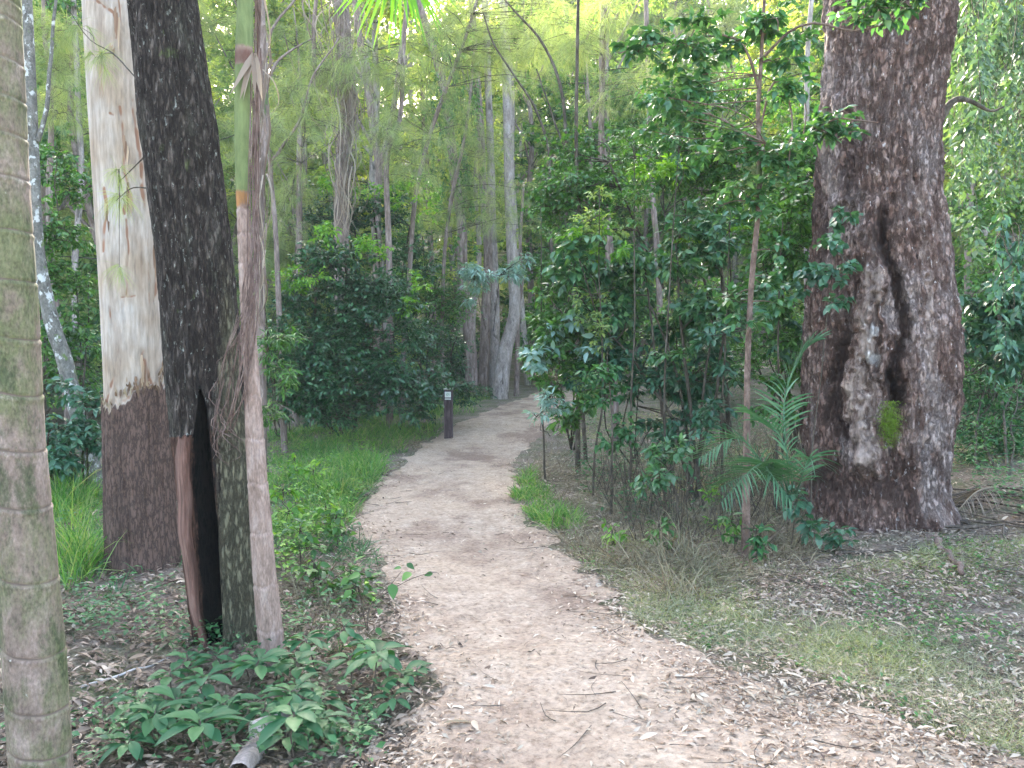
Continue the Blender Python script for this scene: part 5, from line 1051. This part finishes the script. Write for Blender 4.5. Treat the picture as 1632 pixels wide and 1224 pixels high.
for _ in range(6000):
    if n >= 240: break
    y = 12 + 50 * RNG.random() ** 1.5; x = RNG.uniform(-1, 1) * (.66 * y + 2)
    if y < 15.5 and -6 < x < 6.5: continue
    if y < 27 and np.interp(y, LY, LX) - 1.6 < x < np.interp(y, RY, RX) + 1.6: continue
    if not free(x, y, 1.3 + y * .02): continue
    k = int(RNG.choice(4, p=[.3, .22, .26, .22])); pl.append((x, y)); put(bushes, used_b, k, x, y, RNG.uniform(.6, 1.25), BL[k], 'shrub', BL[k].replace('shrub', 'shrubs')); n += 1
print('objects', len(C.objects))

# ------------------------------------------------------------------ air
hm = bpy.data.materials.new('haze_air'); hm.use_nodes = True; hn = hm.node_tree; hn.nodes.clear(); ho = hn.nodes.new('ShaderNodeOutputMaterial'); hv = hn.nodes.new('ShaderNodeVolumePrincipled')
hv.inputs['Color'].default_value = (.93, .97, .93, 1); hv.inputs['Density'].default_value = .0010; hn.links.new(hv.outputs[0], ho.inputs['Volume'])
mb = MB(); v = [[a, b_, c_] for a in (-112, 112) for b_ in (-62, 134) for c_ in (-2.5, 58)]
mb.add(v, [[[0, 1, 3, 2], [4, 6, 7, 5], [0, 4, 5, 1], [2, 3, 7, 6], [0, 2, 6, 4], [1, 5, 7, 3]]]); tag(mb.build('haze', hm, None, False), 'pale humid air between the trees', None, kind='stuff')
# ------------------------------------------------------------------ light, sky, camera
SUN_EL, SUN_AZ = R(28), R(-14)      # azimuth from +Y towards +X
w = bpy.data.worlds.new('World'); bpy.context.scene.world = w; w.use_nodes = True; nt = w.node_tree
bg = nt.nodes['Background']; sky = nt.nodes.new('ShaderNodeTexSky'); sky.sky_type = 'NISHITA'; sky.sun_disc = False; sky.sun_elevation = SUN_EL; sky.sun_rotation = SUN_AZ
sky.dust_density = 3.; sky.air_density = 1.; sky.ozone_density = .6
nt.links.new(sky.outputs[0], bg.inputs[0]); bg.inputs[1].default_value = .13
sl = bpy.data.lights.new('sun', 'SUN'); sl.energy = 5.0; sl.angle = R(4); sl.color = (1, .93, .80); so = bpy.data.objects.new('sun', sl); C.objects.link(so)
dv = Vector((math.sin(SUN_AZ) * math.cos(SUN_EL), math.cos(SUN_AZ) * math.cos(SUN_EL), math.sin(SUN_EL))); so.rotation_euler = dv.to_track_quat('Z', 'Y').to_euler()
cam = bpy.data.cameras.new('camera'); cam.sensor_width = 36; cam.lens = 36 * F / 1632; cam.clip_end = 600; co = bpy.data.objects.new('camera', cam); C.objects.link(co)
co.location = (0, 0, EYE); co.rotation_euler = (math.pi / 2 - PITCH, 0, 0); bpy.context.scene.camera = co
sc = bpy.context.scene; sc.view_settings.view_transform = 'Standard'; sc.view_settings.look = 'None'; sc.view_settings.exposure = 3.4; sc.view_settings.gamma = 1
sc.cycles.use_denoising = True; sc.cycles.max_bounces = 7; sc.cycles.diffuse_bounces = 4; sc.cycles.glossy_bounces = 2; sc.cycles.transmission_bounces = 5; sc.cycles.caustics_reflective = False; sc.cycles.caustics_refractive = False
sc.cycles.sample_clamp_indirect = 6
